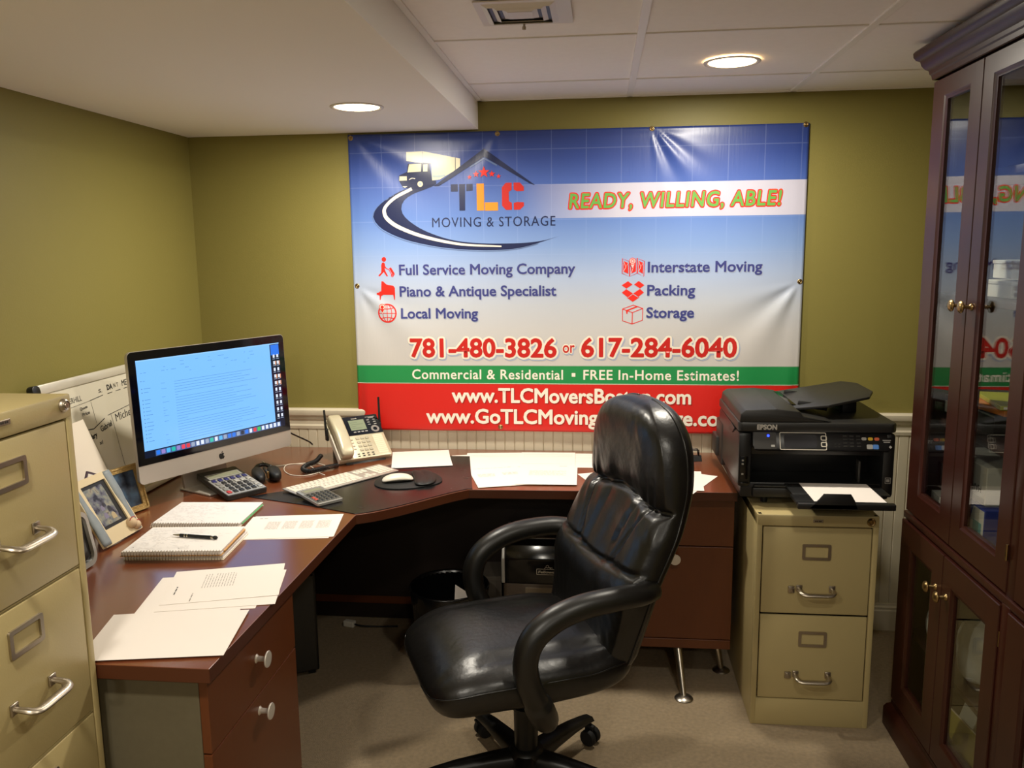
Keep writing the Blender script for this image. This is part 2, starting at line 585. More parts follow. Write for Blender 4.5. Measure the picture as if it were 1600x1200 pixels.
# ------------------------------------------------------------------ the banner
BX0, BX1, BZ0, BZ1 = 0.688, 2.513, 0.836, 2.057
def wr_y(x, z):
    """how far the vinyl stands off the wall: sags, pulls and folds from the eyelets"""
    t = min(1, max(0, (z - 0.86) / 0.25))
    y = 0.022 * (1 - t) ** 1.0 + 0.012
    def fan(cx, cz, ang, spread, n, L, amp, ph=0.0):
        dx, dz = x - cx, z - cz
        r = math.hypot(dx, dz)
        if r < 1e-4 or r > L:
            return 0
        a = math.atan2(dz, dx) - ang
        a = (a + PI) % (2 * PI) - PI
        if abs(a) > spread:
            return 0
        wv = math.cos(a / spread * PI / 2) ** 2
        return amp * wv * math.sin(a * n + ph) * min(1, r / 0.08) * (1 - r / L) ** 1.2
    y += fan(1.905, 2.07, R(-55), R(42), 13, 0.46, 0.0065, 0.6)
    y += fan(1.303, 2.06, R(-120), R(55), 7, 0.6, 0.003)
    y += fan(0.70, 2.06, R(-28), R(45), 8, 0.75, 0.006, 0.9)
    y += fan(2.50, 1.45, R(-130), R(50), 8, 0.75, 0.008, 0.4)
    y += fan(0.70, 1.445, R(-45), R(50), 8, 0.6, 0.006, 1.0)
    y += 0.0022 * math.sin(x * 3.1 + 0.5) * math.sin(z * 2.3) + 0.0012 * math.sin(x * 11 + z * 3)
    y += 0.0016 * noise.noise(Vector((x * 5, z * 2.2, 3.1)))
    edge = min(1, (x - BX0) / 0.04, (BX1 - x) / 0.04, (BZ1 - z) / 0.03) if BX0 <= x <= BX1 else 0
    return max(0.006, y * 1.0 if edge >= 1 else 0.008 + (y - 0.008) * max(0.3, edge))
def on_banner(x, z, layer=0):
    return Vector((x, -wr_y(x, z) - 0.0016 - layer * 0.0007, z))
def vinyl(name, rgb):
    return mat('vinyl_' + name, rgb, 0.33, spec=0.5, bump=0.10, bscale=90, bdist=0.003, stretch=(1, 1, 0.12))
def banner_material():
    mt = vinyl('sheet', (255, 255, 255))
    nt = mt.node_tree
    N, Lk = nt.nodes, nt.links
    b = N['Principled BSDF']
    tc = N.new('ShaderNodeTexCoord')
    sp = N.new('ShaderNodeSeparateXYZ')
    Lk.new(tc.outputs['Object'], sp.inputs[0])
    mr = N.new('ShaderNodeMapRange')
    mr.inputs[1].default_value = BZ0; mr.inputs[2].default_value = BZ1
    Lk.new(sp.outputs[2], mr.inputs[0])
    rp = N.new('ShaderNodeValToRGB')
    el = rp.color_ramp.elements
    stops = [(0.836, (206, 34, 26)), (1.0355, (206, 34, 26)), (1.0356, (34, 136, 72)), (1.1085, (34, 136, 72)), (1.1086, (202, 197, 192)),
             (1.25, (199, 197, 196)), (1.36, (188, 193, 202)), (1.48, (166, 182, 212)), (1.60, (128, 156, 206)), (1.72, (94, 126, 192)), (1.86, (72, 98, 172)), (1.95, (52, 74, 146)), (2.057, (42, 60, 124))]
    while len(el) < len(stops):
        el.new(0.5)
    for e, (z, c) in zip(el, stops):
        e.position = (z - BZ0) / (BZ1 - BZ0)
        e.color = lin(c) + (1,)
    Lk.new(mr.outputs[0], rp.inputs[0])
    def math_(op, a, b_=None):
        n = N.new('ShaderNodeMath'); n.operation = op
        for i, v in enumerate((a, b_)):
            if v is None:
                continue
            if isinstance(v, (int, float)):
                n.inputs[i].default_value = v
            else:
                Lk.new(v, n.inputs[i])
        return n.outputs[0]
    def mrange(v, a, b_, c=0, d=1):
        n = N.new('ShaderNodeMapRange')
        n.inputs[1].default_value = a; n.inputs[2].default_value = b_; n.inputs[3].default_value = c; n.inputs[4].default_value = d
        Lk.new(v, n.inputs[0]); return n.outputs[0]
    def grid(v, off, pitch):
        f = math_('FRACT', math_('DIVIDE', math_('SUBTRACT', v, off), pitch))
        return mrange(math_('ABSOLUTE', math_('SUBTRACT', f, 0.5)), 0.482, 0.496)
    g = math_('MAXIMUM', grid(sp.outputs[0], 1.519, 0.1385), grid(sp.outputs[2], 1.983, 0.1385))
    g = math_('MULTIPLY', math_('MULTIPLY', g, mrange(sp.outputs[2], 1.42, 1.72)), 0.12)
    mx = N.new('ShaderNodeMix'); mx.data_type = 'RGBA'
    Lk.new(g, mx.inputs[0]); Lk.new(rp.outputs[0], mx.inputs[6]); mx.inputs[7].default_value = lin((190, 205, 240)) + (1,)
    inb = math_('MULTIPLY', math_('GREATER_THAN', sp.outputs[2], 1.711), math_('LESS_THAN', sp.outputs[2], 1.845))
    fade = math_('MULTIPLY', inb, math_('MULTIPLY', mrange(sp.outputs[0], 1.38, 1.78), 0.95))
    m2 = N.new('ShaderNodeMix'); m2.data_type = 'RGBA'
    Lk.new(fade, m2.inputs[0]); Lk.new(mx.outputs[2], m2.inputs[6]); m2.inputs[7].default_value = lin((198, 195, 210)) + (1,)
    Lk.new(m2.outputs[2], b.inputs['Base Color'])
    return mt
ban = thing('vinyl_banner', 'large blue white and red moving company banner hung on the olive back wall', 'banner', (1.6, 0.0, BZ0))
def bobj(name, bm, m_, label=None):
    o = obj(name, bm, m_, None, smooth=True, label=label)
    o.parent = ban
    o.matrix_parent_inverse = Matrix.Translation((-1.6, 0, -BZ0))
    return o
bm = newbm()
NXB, NZB = 200, 140
vv = []
for j in range(NZB + 1):
    row = []
    z = BZ0 + (BZ1 - BZ0) * j / NZB
    for i in range(NXB + 1):
        x = BX0 + (BX1 - BX0) * i / NXB
        zz = z
        row.append(bm.verts.new(Vector((x, -wr_y(x, zz) - 0.0010, zz))))
    vv.append(row)
for j in range(NZB):
    for i in range(NXB):
        bm.faces.new((vv[j][i], vv[j][i + 1], vv[j + 1][i + 1], vv[j + 1][i]))
bk = []
sh = bobj('sheet', bm, banner_material())
sol = sh.modifiers.new('thickness', 'SOLIDIFY'); sol.thickness = 0.0006; sol.offset = 1.0
class Print:
    """flat artwork printed on the banner: 2-D shapes in wall coordinates, wrapped onto the vinyl"""
    def __init__(self):
        self.bm = newbm()
    def poly(self, pts, mi=0, layer=0):
        t = newbm()
        t.faces.new([t.verts.new((p[0], p[1], 0)) for p in pts])
        self._add(t, mi, layer)
    def _add(self, t, mi, layer):
        refine(t, 0.022)
        isl = {}
        for v in t.verts:
            if v in isl:
                continue
            jl = random.random() * 0.22
            st = [v]
            while st:
                q = st.pop()
                if q in isl:
                    continue
                isl[q] = jl
                st += [e.other_vert(q) for e in q.link_edges if e.other_vert(q) not in isl]
        for v in t.verts:
            v.co = on_banner(v.co.x, v.co.y, layer + isl[v])
        bmesh.ops.recalc_face_normals(t, faces=t.faces)
        fs = [f for f in t.faces]
        if fs and sum(f.normal.y * f.calc_area() for f in fs) > 0:
            bmesh.ops.reverse_faces(t, faces=fs)
        merge(self.bm, t, None, mi)
    def text(self, s, x0, x1, base, cap, mi=0, layer=0, **kw):
        vs, fs = text2d(s, x0, x1, base, cap, **kw)
        t = newbm()
        q = [t.verts.new((v[0], v[1], 0)) for v in vs]
        for f in fs:
            try:
                t.faces.new([q[i] for i in f])
            except ValueError:
                pass
        self._add(t, mi, layer)
    def line(self, pts, wd, mi=0, layer=0, closed=False):
        P = [Vector((p[0], p[1])) for p in pts]
        n = len(P)
        L_, R_ = [], []
        for i, p in enumerate(P):
            a = P[i - 1] if (i > 0 or closed) else p
            b = P[(i + 1) % n] if (i < n - 1 or closed) else p
            d = (b - a).normalized()
            nn = Vector((-d.y, d.x))
            h = (wd(i / max(1, n - 1)) if callable(wd) else wd) / 2
            L_.append(p + nn * h); R_.append(p - nn * h)
        for i in range(n if closed else n - 1):
            j = (i + 1) % n
            if (L_[i] - L_[j]).length + (R_[i] - R_[j]).length > 1e-6:
                self.poly([L_[i], L_[j], R_[j], R_[i]], mi, layer)
    def disc(self, x, z, r, mi=0, layer=0, n=22):
        self.poly([(x + r * math.cos(2 * PI * k / n), z + r * math.sin(2 * PI * k / n)) for k in range(n)], mi, layer)
    def circle(self, x, z, r, wd, mi=0, layer=0, n=30, rx=None):
        rx = rx or r
        self.line([(x + rx * math.cos(2 * PI * k / n), z + r * math.sin(2 * PI * k / n)) for k in range(n)], wd, mi, layer, True)
V_NAVY = vinyl('navy', (24, 34, 74)); V_NAVYT = vinyl('navy_text', (62, 66, 128)); V_RED = vinyl('red', (226, 44, 34)); V_ORANGE = vinyl('orange', (240, 146, 40))
V_DRED = vinyl('deep_red', (196, 38, 32)); V_WHITE = vinyl('white', (236, 228, 212)); V_GREEN = vinyl('lime_green', (104, 168, 78)); V_CREAM = vinyl('cream', (226, 218, 186))
V_SHAD = vinyl('grey_blue', (168, 178, 200)); V_PINK = vinyl('pale_pink', (232, 190, 186)); V_SLATE = vinyl('slate', (96, 116, 158)); V_TEAL = vinyl('pale_teal', (170, 188, 190))
P = Print()   # logo: road, house roof, truck, stencil letters
outer = catmull([(0.958, 1.842), (0.915, 1.835), (0.855, 1.806), (0.806, 1.770), (0.784, 1.736), (0.792, 1.706), (0.831, 1.671), (0.919, 1.633), (1.046, 1.604), (1.172, 1.590), (1.297, 1.587), (1.41, 1.599), (1.552, 1.641)], 5)
inner = catmull([(1.552, 1.641), (1.484, 1.623), (1.391, 1.614), (1.235, 1.615), (1.11, 1.630), (0.997, 1.669), (0.922, 1.719), (0.902, 1.758), (0.915, 1.792), (0.95, 1.816), (1.0, 1.833), (1.052, 1.852)], 5)
oo = [(p.x, p.y) for p in [Vector((q[0], q[1])) for q in [(v[0], v[1]) for v in outer]]] if False else [(v[0], v[1]) for v in outer]
ii = [(v[0], v[1]) for v in inner][::-1]
def rs(pts, n):
    L = [0]
    for a, b in zip(pts, pts[1:]):
        L.append(L[-1] + math.dist(a, b))
    out = []
    for k in range(n):
        s = L[-1] * k / (n - 1)
        i = max(i for i in range(len(L)) if L[i] <= s + 1e-9)
        i = min(i, len(pts) - 2)
        u = (s - L[i]) / max(1e-9, L[i + 1] - L[i])
        out.append((pts[i][0] + (pts[i + 1][0] - pts[i][0]) * u, pts[i][1] + (pts[i + 1][1] - pts[i][1]) * u))
    return out
oo, ii = rs(oo, 48), rs(ii, 48)
for k in range(47):
    q = [oo[k], oo[k + 1], ii[k + 1], ii[k]]
    if k == 46:
        q = [oo[k], oo[k + 1], ii[k]]
    P.poly(q, 0, 1)
P.line(rs([(v[0] - 0.004, v[1] - 0.004) for v in oo[3:44]], 40), 0.003, 6, 1)
P.line([(v[0], v[1]) for v in catmull([(0.948, 1.838), (0.88, 1.805), (0.838, 1.769), (0.831, 1.742), (0.847, 1.714), (0.895, 1.682), (0.996, 1.644), (1.147, 1.612), (1.314, 1.602)], 5)], lambda t: 0.004 + 0.012 * math.sin(min(1, (1 - t) * 1.25 + 0.05) * PI * 0.75), 3, 2)
P.poly([(1.040, 1.846), (1.248, 1.990), (1.248, 1.958), (1.103, 1.870), (1.06, 1.846)], 0, 2)
P.poly([(1.248, 1.990), (1.453, 1.843), (1.433, 1.849), (1.248, 1.958)], 0, 2)
P.line([(1.19, 1.918), (1.248, 1.951), (1.30, 1.923)], 0.006, 9, 2)
P.poly([(0.930, 1.983), (0.996, 1.985), (0.996, 1.938), (0.930, 1.948)], 4, 2)      # truck box front, side
P.poly([(0.998, 1.985), (1.151, 1.953), (1.150, 1.918), (1.091, 1.886), (1.066, 1.872), (1.034, 1.869), (1.032, 1.936), (0.998, 1.940)], 4, 2)
P.line([(1.060, 1.972), (1.062, 1.872)], 0.0015, 10, 3); P.line([(1.131, 1.957), (1.131, 1.908)], 0.002, 0, 3)
P.line([(0.997, 1.985), (0.997, 1.94)], 0.0015, 10, 3)
P.poly([(0.936, 1.937), (1.022, 1.939), (1.03, 1.892), (1.034, 1.87), (1.05, 1.868), (1.05, 1.853), (1.0, 1.846), (0.976, 1.838), (0.913, 1.841), (0.895, 1.872), (0.897, 1.892), (0.930, 1.905)], 0, 2)
P.poly([(0.941, 1.935), (0.992, 1.936), (0.989, 1.905), (0.933, 1.903)], 4, 3)
P.poly([(1.000, 1.933), (1.018, 1.934), (1.016, 1.905), (0.998, 1.905)], 4, 3)
P.poly([(0.899, 1.888), (0.929, 1.888), (0.929, 1.871), (0.897, 1.871)], 4, 3)
P.line([(0.938, 1.874), (0.950, 1.880), (0.964, 1.878)], 0.003, 3, 3)
P.poly([(0.910, 1.848), (0.930, 1.848), (0.920, 1.842)], 3, 3)
P.disc(0.984, 1.856, 0.0115, 4, 3); P.disc(0.984, 1.856, 0.005, 10, 4)
P.line([(1.036, 1.886), (1.066, 1.885), (1.088, 1.888)], 0.007, 11, 3)
P.poly([(1.110, 1.852), (1.139, 1.852), (1.139, 1.823), (1.110, 1.823)], 0, 1)         # T in three pieces
P.poly([(1.144, 1.852), (1.169, 1.852), (1.167, 1.747), (1.144, 1.747)], 0, 1)
P.poly([(1.174, 1.852), (1.200, 1.852), (1.200, 1.826), (1.174, 1.824)], 0, 1)
P.poly([(1.216, 1.853), (1.246, 1.853), (1.246, 1.746), (1.216, 1.746)], 1, 1)         # L
P.poly([(1.249, 1.778), (1.302, 1.778), (1.302, 1.745), (1.249, 1.745)], 1, 1)
def cpoly(sgn, x):
    o_ = [(0, 0.053), (0.026, 0.053), (0.042, 0.038), (0.043, 0.018 if sgn > 0 else 0.0), (0.020, 0.016 if sgn > 0 else 0.0)]
    return o_
CX, CZ = 1.3625, 1.800
P.poly([(CX - 0.004, CZ + 0.054), (CX - 0.028, CZ + 0.054), (CX - 0.044, CZ + 0.036), (CX - 0.044, CZ - 0.036), (CX - 0.028, CZ - 0.053), (CX - 0.004, CZ - 0.053), (CX - 0.004, CZ - 0.025), (CX - 0.016, CZ - 0.018), (CX - 0.016, CZ + 0.018), (CX - 0.004, CZ + 0.026)], 2, 1)
P.poly([(CX + 0.004, CZ + 0.054), (CX + 0.029, CZ + 0.054), (CX + 0.045, CZ + 0.037), (CX + 0.045, CZ + 0.021), (CX + 0.017, CZ + 0.020), (CX + 0.004, CZ + 0.027)], 2, 1)
P.poly([(CX + 0.004, CZ - 0.053), (CX + 0.004, CZ - 0.026), (CX + 0.018, CZ - 0.022), (CX + 0.045, CZ - 0.024), (CX + 0.045, CZ - 0.038), (CX + 0.029, CZ - 0.053)], 2, 1)
def star(x, z, r):
    P.poly([(x + (r if k % 2 == 0 else r * 0.42) * math.sin(k * PI / 5), z + (r if k % 2 == 0 else r * 0.42) * math.cos(k * PI / 5)) for k in range(10)], 5, 3)
for x, z, r in ((1.188, 1.879, 0.010), (1.215, 1.890, 0.014), (1.247, 1.897, 0.024), (1.279, 1.890, 0.014), (1.306, 1.880, 0.010)):
    star(x, z, r)
P.text('MOVING & STORAGE', 1.029, 1.534, 1.682, 0.038, 0, 1, bold=0.0, spacing=1.12)
bobj('printed_logo', P.bm, [V_NAVY, V_ORANGE, V_DRED, V_WHITE, V_CREAM, V_RED, V_SLATE, V_NAVY, V_NAVY, V_SLATE, V_SHAD, V_TEAL])
P = Print()
P.text('READY, WILLING, ABLE!', 1.588, 2.420, 1.7495, 0.058, 0, 1, bold=0.082, ref=0.032, shear=0.12, spacing=1.1)
P.text('READY, WILLING, ABLE!', 1.588, 2.420, 1.7495, 0.058, 1, 2, bold=0.022, ref=0.032, shear=0.12, spacing=1.1)
bobj('printed_slogan', P.bm, [V_RED, V_GREEN], label='lime green slogan lettering with red outline')
P = Print()
for s, x0, x1, zb in (('Full Service Moving Company', 0.885, 1.614, 1.490), ('Piano & Antique Specialist', 0.884, 1.537, 1.401), ('Local Moving', 0.887, 1.212, 1.3095),
                      ('Interstate Moving', 1.905, 2.355, 1.4925), ('Packing', 1.904, 2.095, 1.400), ('Storage', 1.902, 2.092, 1.3095)):
    P.text(s, x0 + 0.003, x1 + 0.003, zb - 0.003, 0.042, 1, 1, bold=0.022)
    P.text(s, x0, x1, zb, 0.042, 0, 2, bold=0.022)
bobj('printed_service_list', P.bm, [V_NAVYT, V_SHAD], label='navy blue list of moving services')
P = Print()
def flush():
    bobj('printed_icon', P.bm, [V_RED, V_WHITE, V_PINK])
    P.bm = newbm()
# mover with hand truck
def Q(x0, z0, sc, pts):
    return [(x0 + p[0] * sc, z0 + p[1] * sc) for p in pts]
s_ = 0.00027   # one zoomed pixel
def px(cx, cz, pts):
    """outline from drawing units, y down"""
    return [(cx + p[0] * s_, cz - p[1] * s_) for p in pts]
k0 = (0.825, 1.520)
P.disc(k0[0] - 0.003, k0[1] + 0.034, 0.0095, 0, 1)
P.poly(px(*k0, [(-46, -70), (-22, -82), (0, -66), (6, -20), (28, 8), (22, 18), (-6, 4), (10, 60), (46, 130), (24, 134), (-20, 66), (-50, 96), (-88, 134), (-108, 122), (-62, 74), (-56, 20), (-58, -30)]), 0, 1)
P.line(px(*k0, [(16, 10), (64, 30)]), 0.003, 0, 1)
P.poly(px(*k0, [(64, 10), (96, -4), (152, 92), (120, 112)]), 0, 1)
P.line(px(*k0, [(60, 28), (112, 124), (150, 104)]), 0.003, 0, 1)
P.circle(k0[0] + 112 * s_, k0[1] - 122 * s_, 0.0045, 0.0025, 0, 1)
flush()
k0 = (0.826, 1.424)
P.poly(px(*k0, [(-66, -148), (-40, -148), (10, -100), (40, -92), (120, -78), (142, -46), (142, 50), (136, 138), (124, 138), (112, 62), (-46, 62), (-78, 78), (-90, 138), (-102, 138), (-106, 70), (-150, 58), (-150, 34), (-110, 24), (-96, 8), (-76, 6)]), 0, 1)
flush()
k0 = (0.829, 1.331)
P.circle(*k0, 0.037, 0.006, 0, 1); P.circle(*k0, 0.036, 0.0028, 0, 1, rx=0.019)
P.line([(k0[0], k0[1] - 0.036), (k0[0], k0[1] + 0.036)], 0.0028, 0, 1); P.line([(k0[0] - 0.036, k0[1]), (k0[0] + 0.036, k0[1])], 0.0028, 0, 1)
P.line([(k0[0] - 0.03, k0[1] - 0.022), (k0[0], k0[1] - 0.017), (k0[0] + 0.03, k0[1] - 0.022)], 0.0028, 0, 1)
P.line([(k0[0] - 0.03, k0[1] + 0.022), (k0[0], k0[1] + 0.017), (k0[0] + 0.03, k0[1] + 0.022)], 0.0028, 0, 1)
pk = (k0[0] - 0.020, k0[1] + 0.026)
P.disc(pk[0], pk[1], 0.0145, 1, 2); P.poly([(pk[0] - 0.012, pk[1] - 0.007), (pk[0], pk[1] - 0.028), (pk[0] + 0.012, pk[1] - 0.007)], 1, 2)
P.circle(pk[0], pk[1], 0.012, 0.003, 0, 3); P.disc(pk[0], pk[1], 0.007, 0, 3); P.poly([(pk[0] - 0.009, pk[1] - 0.008), (pk[0], pk[1] - 0.024), (pk[0] + 0.009, pk[1] - 0.008)], 0, 3)
flush()
k0 = (1.847, 1.514)   # folded map
for pan in ([(-160, -128), (-58, -84), (-54, 140), (-162, 92)], [(-50, -84), (56, -130), (58, 92), (-48, 138)], [(62, -130), (164, -84), (158, 140), (66, 92)]):
    a = px(*k0, pan)
    P.line(a, 0.0026, 0, 2, True)
    c = (sum(p[0] for p in a) / 4, sum(p[1] for p in a) / 4)
    P.poly([(c[0] + (p[0] - c[0]) * 0.68, c[1] + (p[1] - c[1]) * 0.72) for p in a], 0, 1)
    b_ = [(c[0] + (p[0] - c[0]) * 0.68, c[1] + (p[1] - c[1]) * 0.72) for p in a]
    P.line([b_[0], c, b_[1]], 0.002, 2, 2); P.line([c, b_[3]], 0.002, 2, 2)
pk = px(*k0, [(-10, -86)])[0]
P.disc(pk[0], pk[1], 0.0135, 2, 3); P.poly([(pk[0] - 0.011, pk[1] - 0.007), (pk[0], pk[1] - 0.031), (pk[0] + 0.011, pk[1] - 0.007)], 2, 3)
P.circle(pk[0], pk[1], 0.0125, 0.002, 0, 4); P.circle(pk[0], pk[1], 0.006, 0.002, 0, 4); P.line([(pk[0] - 0.011, pk[1] - 0.008), (pk[0], pk[1] - 0.030), (pk[0] + 0.011, pk[1] - 0.008)], 0.002, 0, 4)
flush()
k0 = (1.847, 1.420)   # open carton
for d in ([(-168, -76), (-74, -136), (-6, -86), (-98, -26)], [(16, -86), (84, -138), (170, -76), (104, -28)], [(-166, 34), (-98, -18), (0, 46), (-76, 106)], [(104, -20), (164, 32), (82, 98), (6, 46)], [(-96, 106), (-70, 112), (0, 58), (72, 104), (100, 104), (0, 172)]):
    P.poly(px(*k0, d), 0, 1)
flush()
k0 = (1.847, 1.322)   # taped box
P.line(px(*k0, [(-152, -84), (8, -142), (150, -92), (146, 86), (-6, 142), (-152, 92)]), 0.0032, 0, 1, True)
P.line(px(*k0, [(-152, -84), (-4, -30), (150, -92)]), 0.003, 0, 1); P.line(px(*k0, [(-4, -30), (-6, 142)]), 0.0032, 0, 1)
P.poly(px(*k0, [(-102, -64), (48, -124), (76, -114), (-74, -54), (-76, -16), (-84, -6), (-94, -16)]), 0, 1)
flush()
P = Print()
for s, x0, x1, zb, cp, b_ in (('781-480-3826', 0.921, 1.538, 1.148, 0.077, 0.03), ('or', 1.563, 1.612, 1.166, 0.046, 0.012), ('617-284-6040', 1.638, 2.266, 1.150, 0.077, 0.03)):
    P.text(s, x0 + 0.004, x1 + 0.004, zb - 0.005, cp, 2, 1, bold=b_ + 0.085, ref=b_)
    P.text(s, x0, x1, zb, cp, 1, 2, bold=b_ + 0.075, ref=b_)
    P.text(s, x0, x1, zb, cp, 0, 3, bold=b_)
bobj('printed_phone_numbers', P.bm, [V_DRED, V_WHITE, V_SHAD], label='large red telephone numbers with white outline')
P = Print()
P.text('Commercial & Residential', 0.927, 1.564, 1.054, 0.040, 0, 1, bold=0.016, spacing=1.08)
P.text('FREE In-Home Estimates!', 1.648, 2.276, 1.054, 0.040, 0, 1, bold=0.016, spacing=1.08)
P.poly([(1.600, 1.066), (1.615, 1.066), (1.615, 1.081), (1.600, 1.081)], 0, 1)
P.line([(BX0, 1.0357), (BX1, 1.0357)], 0.002, 0, 1)
V_REDSH = vinyl('shadow_red', (160, 24, 18))
for s, x0, x1, zb in (('www.TLCMoversBoston.com', 1.096, 2.087, 0.957), ('www.GoTLCMovingandStorage.com', 0.986, 2.262, 0.869)):
    P.text(s, x0 + 0.004, x1 + 0.004, zb - 0.004, 0.060, 1, 1, bold=0.026)
    P.text(s, x0, x1, zb, 0.060, 0, 2, bold=0.026)
bobj('printed_web_addresses', P.bm, [V_WHITE, V_REDSH], label='white lettering on the green and red stripes')
for x, z in ((0.700, 2.044), (1.303, 2.046), (1.914, 2.050), (2.500, 2.051), (0.703, 1.445), (2.502, 1.450), (1.302, 0.853), (0.702, 0.853)):
    bm = newbm()
    Mg = Matrix.Translation(on_banner(x, z, 0)) @ Matrix.Rotation(PI / 2, 4, 'X')
    lathe(bm, [(0.0045, 0.0), (0.0045, 0.0022), (0.007, 0.003), (0.0095, 0.002), (0.0105, 0.0)], Mg, 18)
    lathe(bm, [(0.0, 0.003), (0.003, 0.0025), (0.0044, 0.0012), (0.0044, 0.0)], Mg, 14)
    bobj('grommet', bm, M_BRASS)

# ------------------------------------------------------------------ the corner desk
DH = 0.75
def D(x, y):
    """a spot on the desk top"""
    return 1.7182 + (x - 1.7182) * 0.985, -3.4403 + (y + 3.4403) * 0.985
edge = [(0.925, -0.885), (0.978, -0.852), (1.033, -0.803), (1.090, -0.742), (1.147, -0.676), (1.195, -0.622), (1.250, -0.570)]
top = [D(0.916, -1.905)] + [D(*p) for p in catmull([(a, b, 0) for a, b in edge], 4) for p in [(p[0], p[1])]] if False else None
ed2 = [D(p[0], p[1]) for p in catmull([(a, b, 0) for a, b in edge], 4)]
XD0, YD0 = 0.012, -0.012
DXR = 2.192
outline = [D(0.916, -1.905)] + ed2 + [(DXR, D(2.2, -0.545)[1]), (DXR, YD0), (XD0, YD0), (XD0, D(0.916, -1.905)[1])]
desk = thing('corner_desk', 'reddish brown wooden corner desk with curved inner edge along two walls', 'desk', (0.6, -0.6, 0))
def child_at(o, par):
    o.parent = par
    o.matrix_parent_inverse = Matrix.Translation(-Vector(par.location)) if not any(par.rotation_euler) else par.matrix_basis.inverted()
    return o
def wobj(par, name, bm, m_, **kw):
    """a part whose mesh is laid out in room coordinates"""
    return child_at(obj(name, bm, m_, None, **kw), par)
bm = newbm()
prism(bm, outline, DH - 0.032, DH, bev=0.0015)
bm.normal_update()
for f in bm.faces:
    if abs(f.normal.z) < 0.5:
        f.material_index = 1
wobj(desk, 'desktop', bm, [M_DESK, M_DESKEDGE])
bm = newbm(); box2(bm, (0.36, -0.075, 0.004), (1.80, -0.055, DH - 0.032), 0.001); wobj(desk, 'modesty_panel', bm, M_MODESTY_SHADED)
bm = newbm(); box2(bm, (0.055, -1.38, 0.004), (0.075, -0.36, DH - 0.032), 0.001); wobj(desk, 'modesty_panel', bm, M_MODESTY_SHADED)
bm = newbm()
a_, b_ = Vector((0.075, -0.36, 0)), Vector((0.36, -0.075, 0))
box(bm, ((a_ + b_) / 2 + Vector((0, 0, 0.361))), ((b_ - a_).length, 0.02, 0.714), 0.001, R(45)); wobj(desk, 'corner_panel', bm, M_MODESTY_SHADED)
bm = newbm(); box2(bm, (0.36, -0.080, 0.072), (1.80, -0.0755, 0.105), 0.001); wobj(desk, 'base_rail', bm, M_DESKY)
for x, y in ((0.40, -0.10), (0.10, -0.42)):
    bm = newbm(); cyl(bm, (x, y, 0.0), (x, y, DH - 0.032), 0.022, 0.022, 20); lathe(bm, [(0.0, 0.0), (0.035, 0.0), (0.035, 0.006), (0.022, 0.012)], Matrix.Translation((x, y, 0)), 24)
    wobj(desk, 'leg', bm, M_CHROME, auto=40)

def pedestal(label, loc, rotz, w, dp, body_mat, legs):
    """two-drawer pedestal; local x along the front, front faces -y at y=0"""
    t = thing('desk_pedestal', label, 'drawer pedestal', loc, rotz, 'pedestals under the desk')
    z0, z1 = 0.15, DH - 0.0335
    bm = newbm(); box2(bm, (-w / 2, 0.020, z0), (w / 2, dp, z1), 0.002); obj('body', bm, body_mat, t)
    bm = newbm(); box2(bm, (-w / 2, 0.0, z0), (w / 2, 0.021, z0 + 0.035), 0.002); obj('base_rail', bm, M_DESKY, t)
    for za, zb, kz in ((0.188, 0.536, 0.496), (0.540, z1 - 0.006, 0.63)):
        bm = newbm(); box2(bm, (-w / 2, 0.0, za), (w / 2, 0.0195, zb), 0.0015); d_ = obj('drawer', bm, M_DESKY, t)
        bm = newbm()
        Mk = Matrix.Translation((0, 0, kz)) @ Matrix.Rotation(PI / 2, 4, 'X')
        lathe(bm, [(0.011, 0.0), (0.007, 0.004), (0.006, 0.020), (0.008, 0.024), (0.019, 0.026), (0.020, 0.028), (0.019, 0.030), (0.0, 0.031)], Mk, 28)
        obj('knob', bm, M_KNOB, d_, auto=40)
    for (x, y, fx, fy) in legs:
        bm = newbm()
        cyl(bm, (fx, fy, 0.008), (x, y, z0), 0.009, 0.017, 18)
        lathe(bm, [(0.0, 0.0), (0.030, 0.0), (0.033, 0.003), (0.028, 0.008), (0.010, 0.014), (0.0, 0.014)], Matrix.Translation((fx, fy, 0)), 26)
        obj('leg', bm, M_CHROME, t, auto=40)
    return t
pedestal('brown two drawer pedestal with grey side nearest the tall filing cabinet', (0.905, -1.652, 0), PI / 2, 0.49, 0.50, M_GREYPANEL, ((-0.21, 0.06, -0.21, 0.05), (0.21, 0.06, 0.21, 0.05), (-0.21, 0.44, -0.21, 0.44), (0.21, 0.44, 0.21, 0.44)))
pedestal('brown two drawer pedestal beside the low filing cabinet', (1.985, -0.548, 0), 0, 0.41, 0.46, M_DESKY, ((0.02, 0.03, 0.035, -0.085), (0.17, 0.16, 0.195, 0.13), (-0.17, 0.16, -0.19, 0.13), (0.0, 0.42, 0.0, 0.43)))

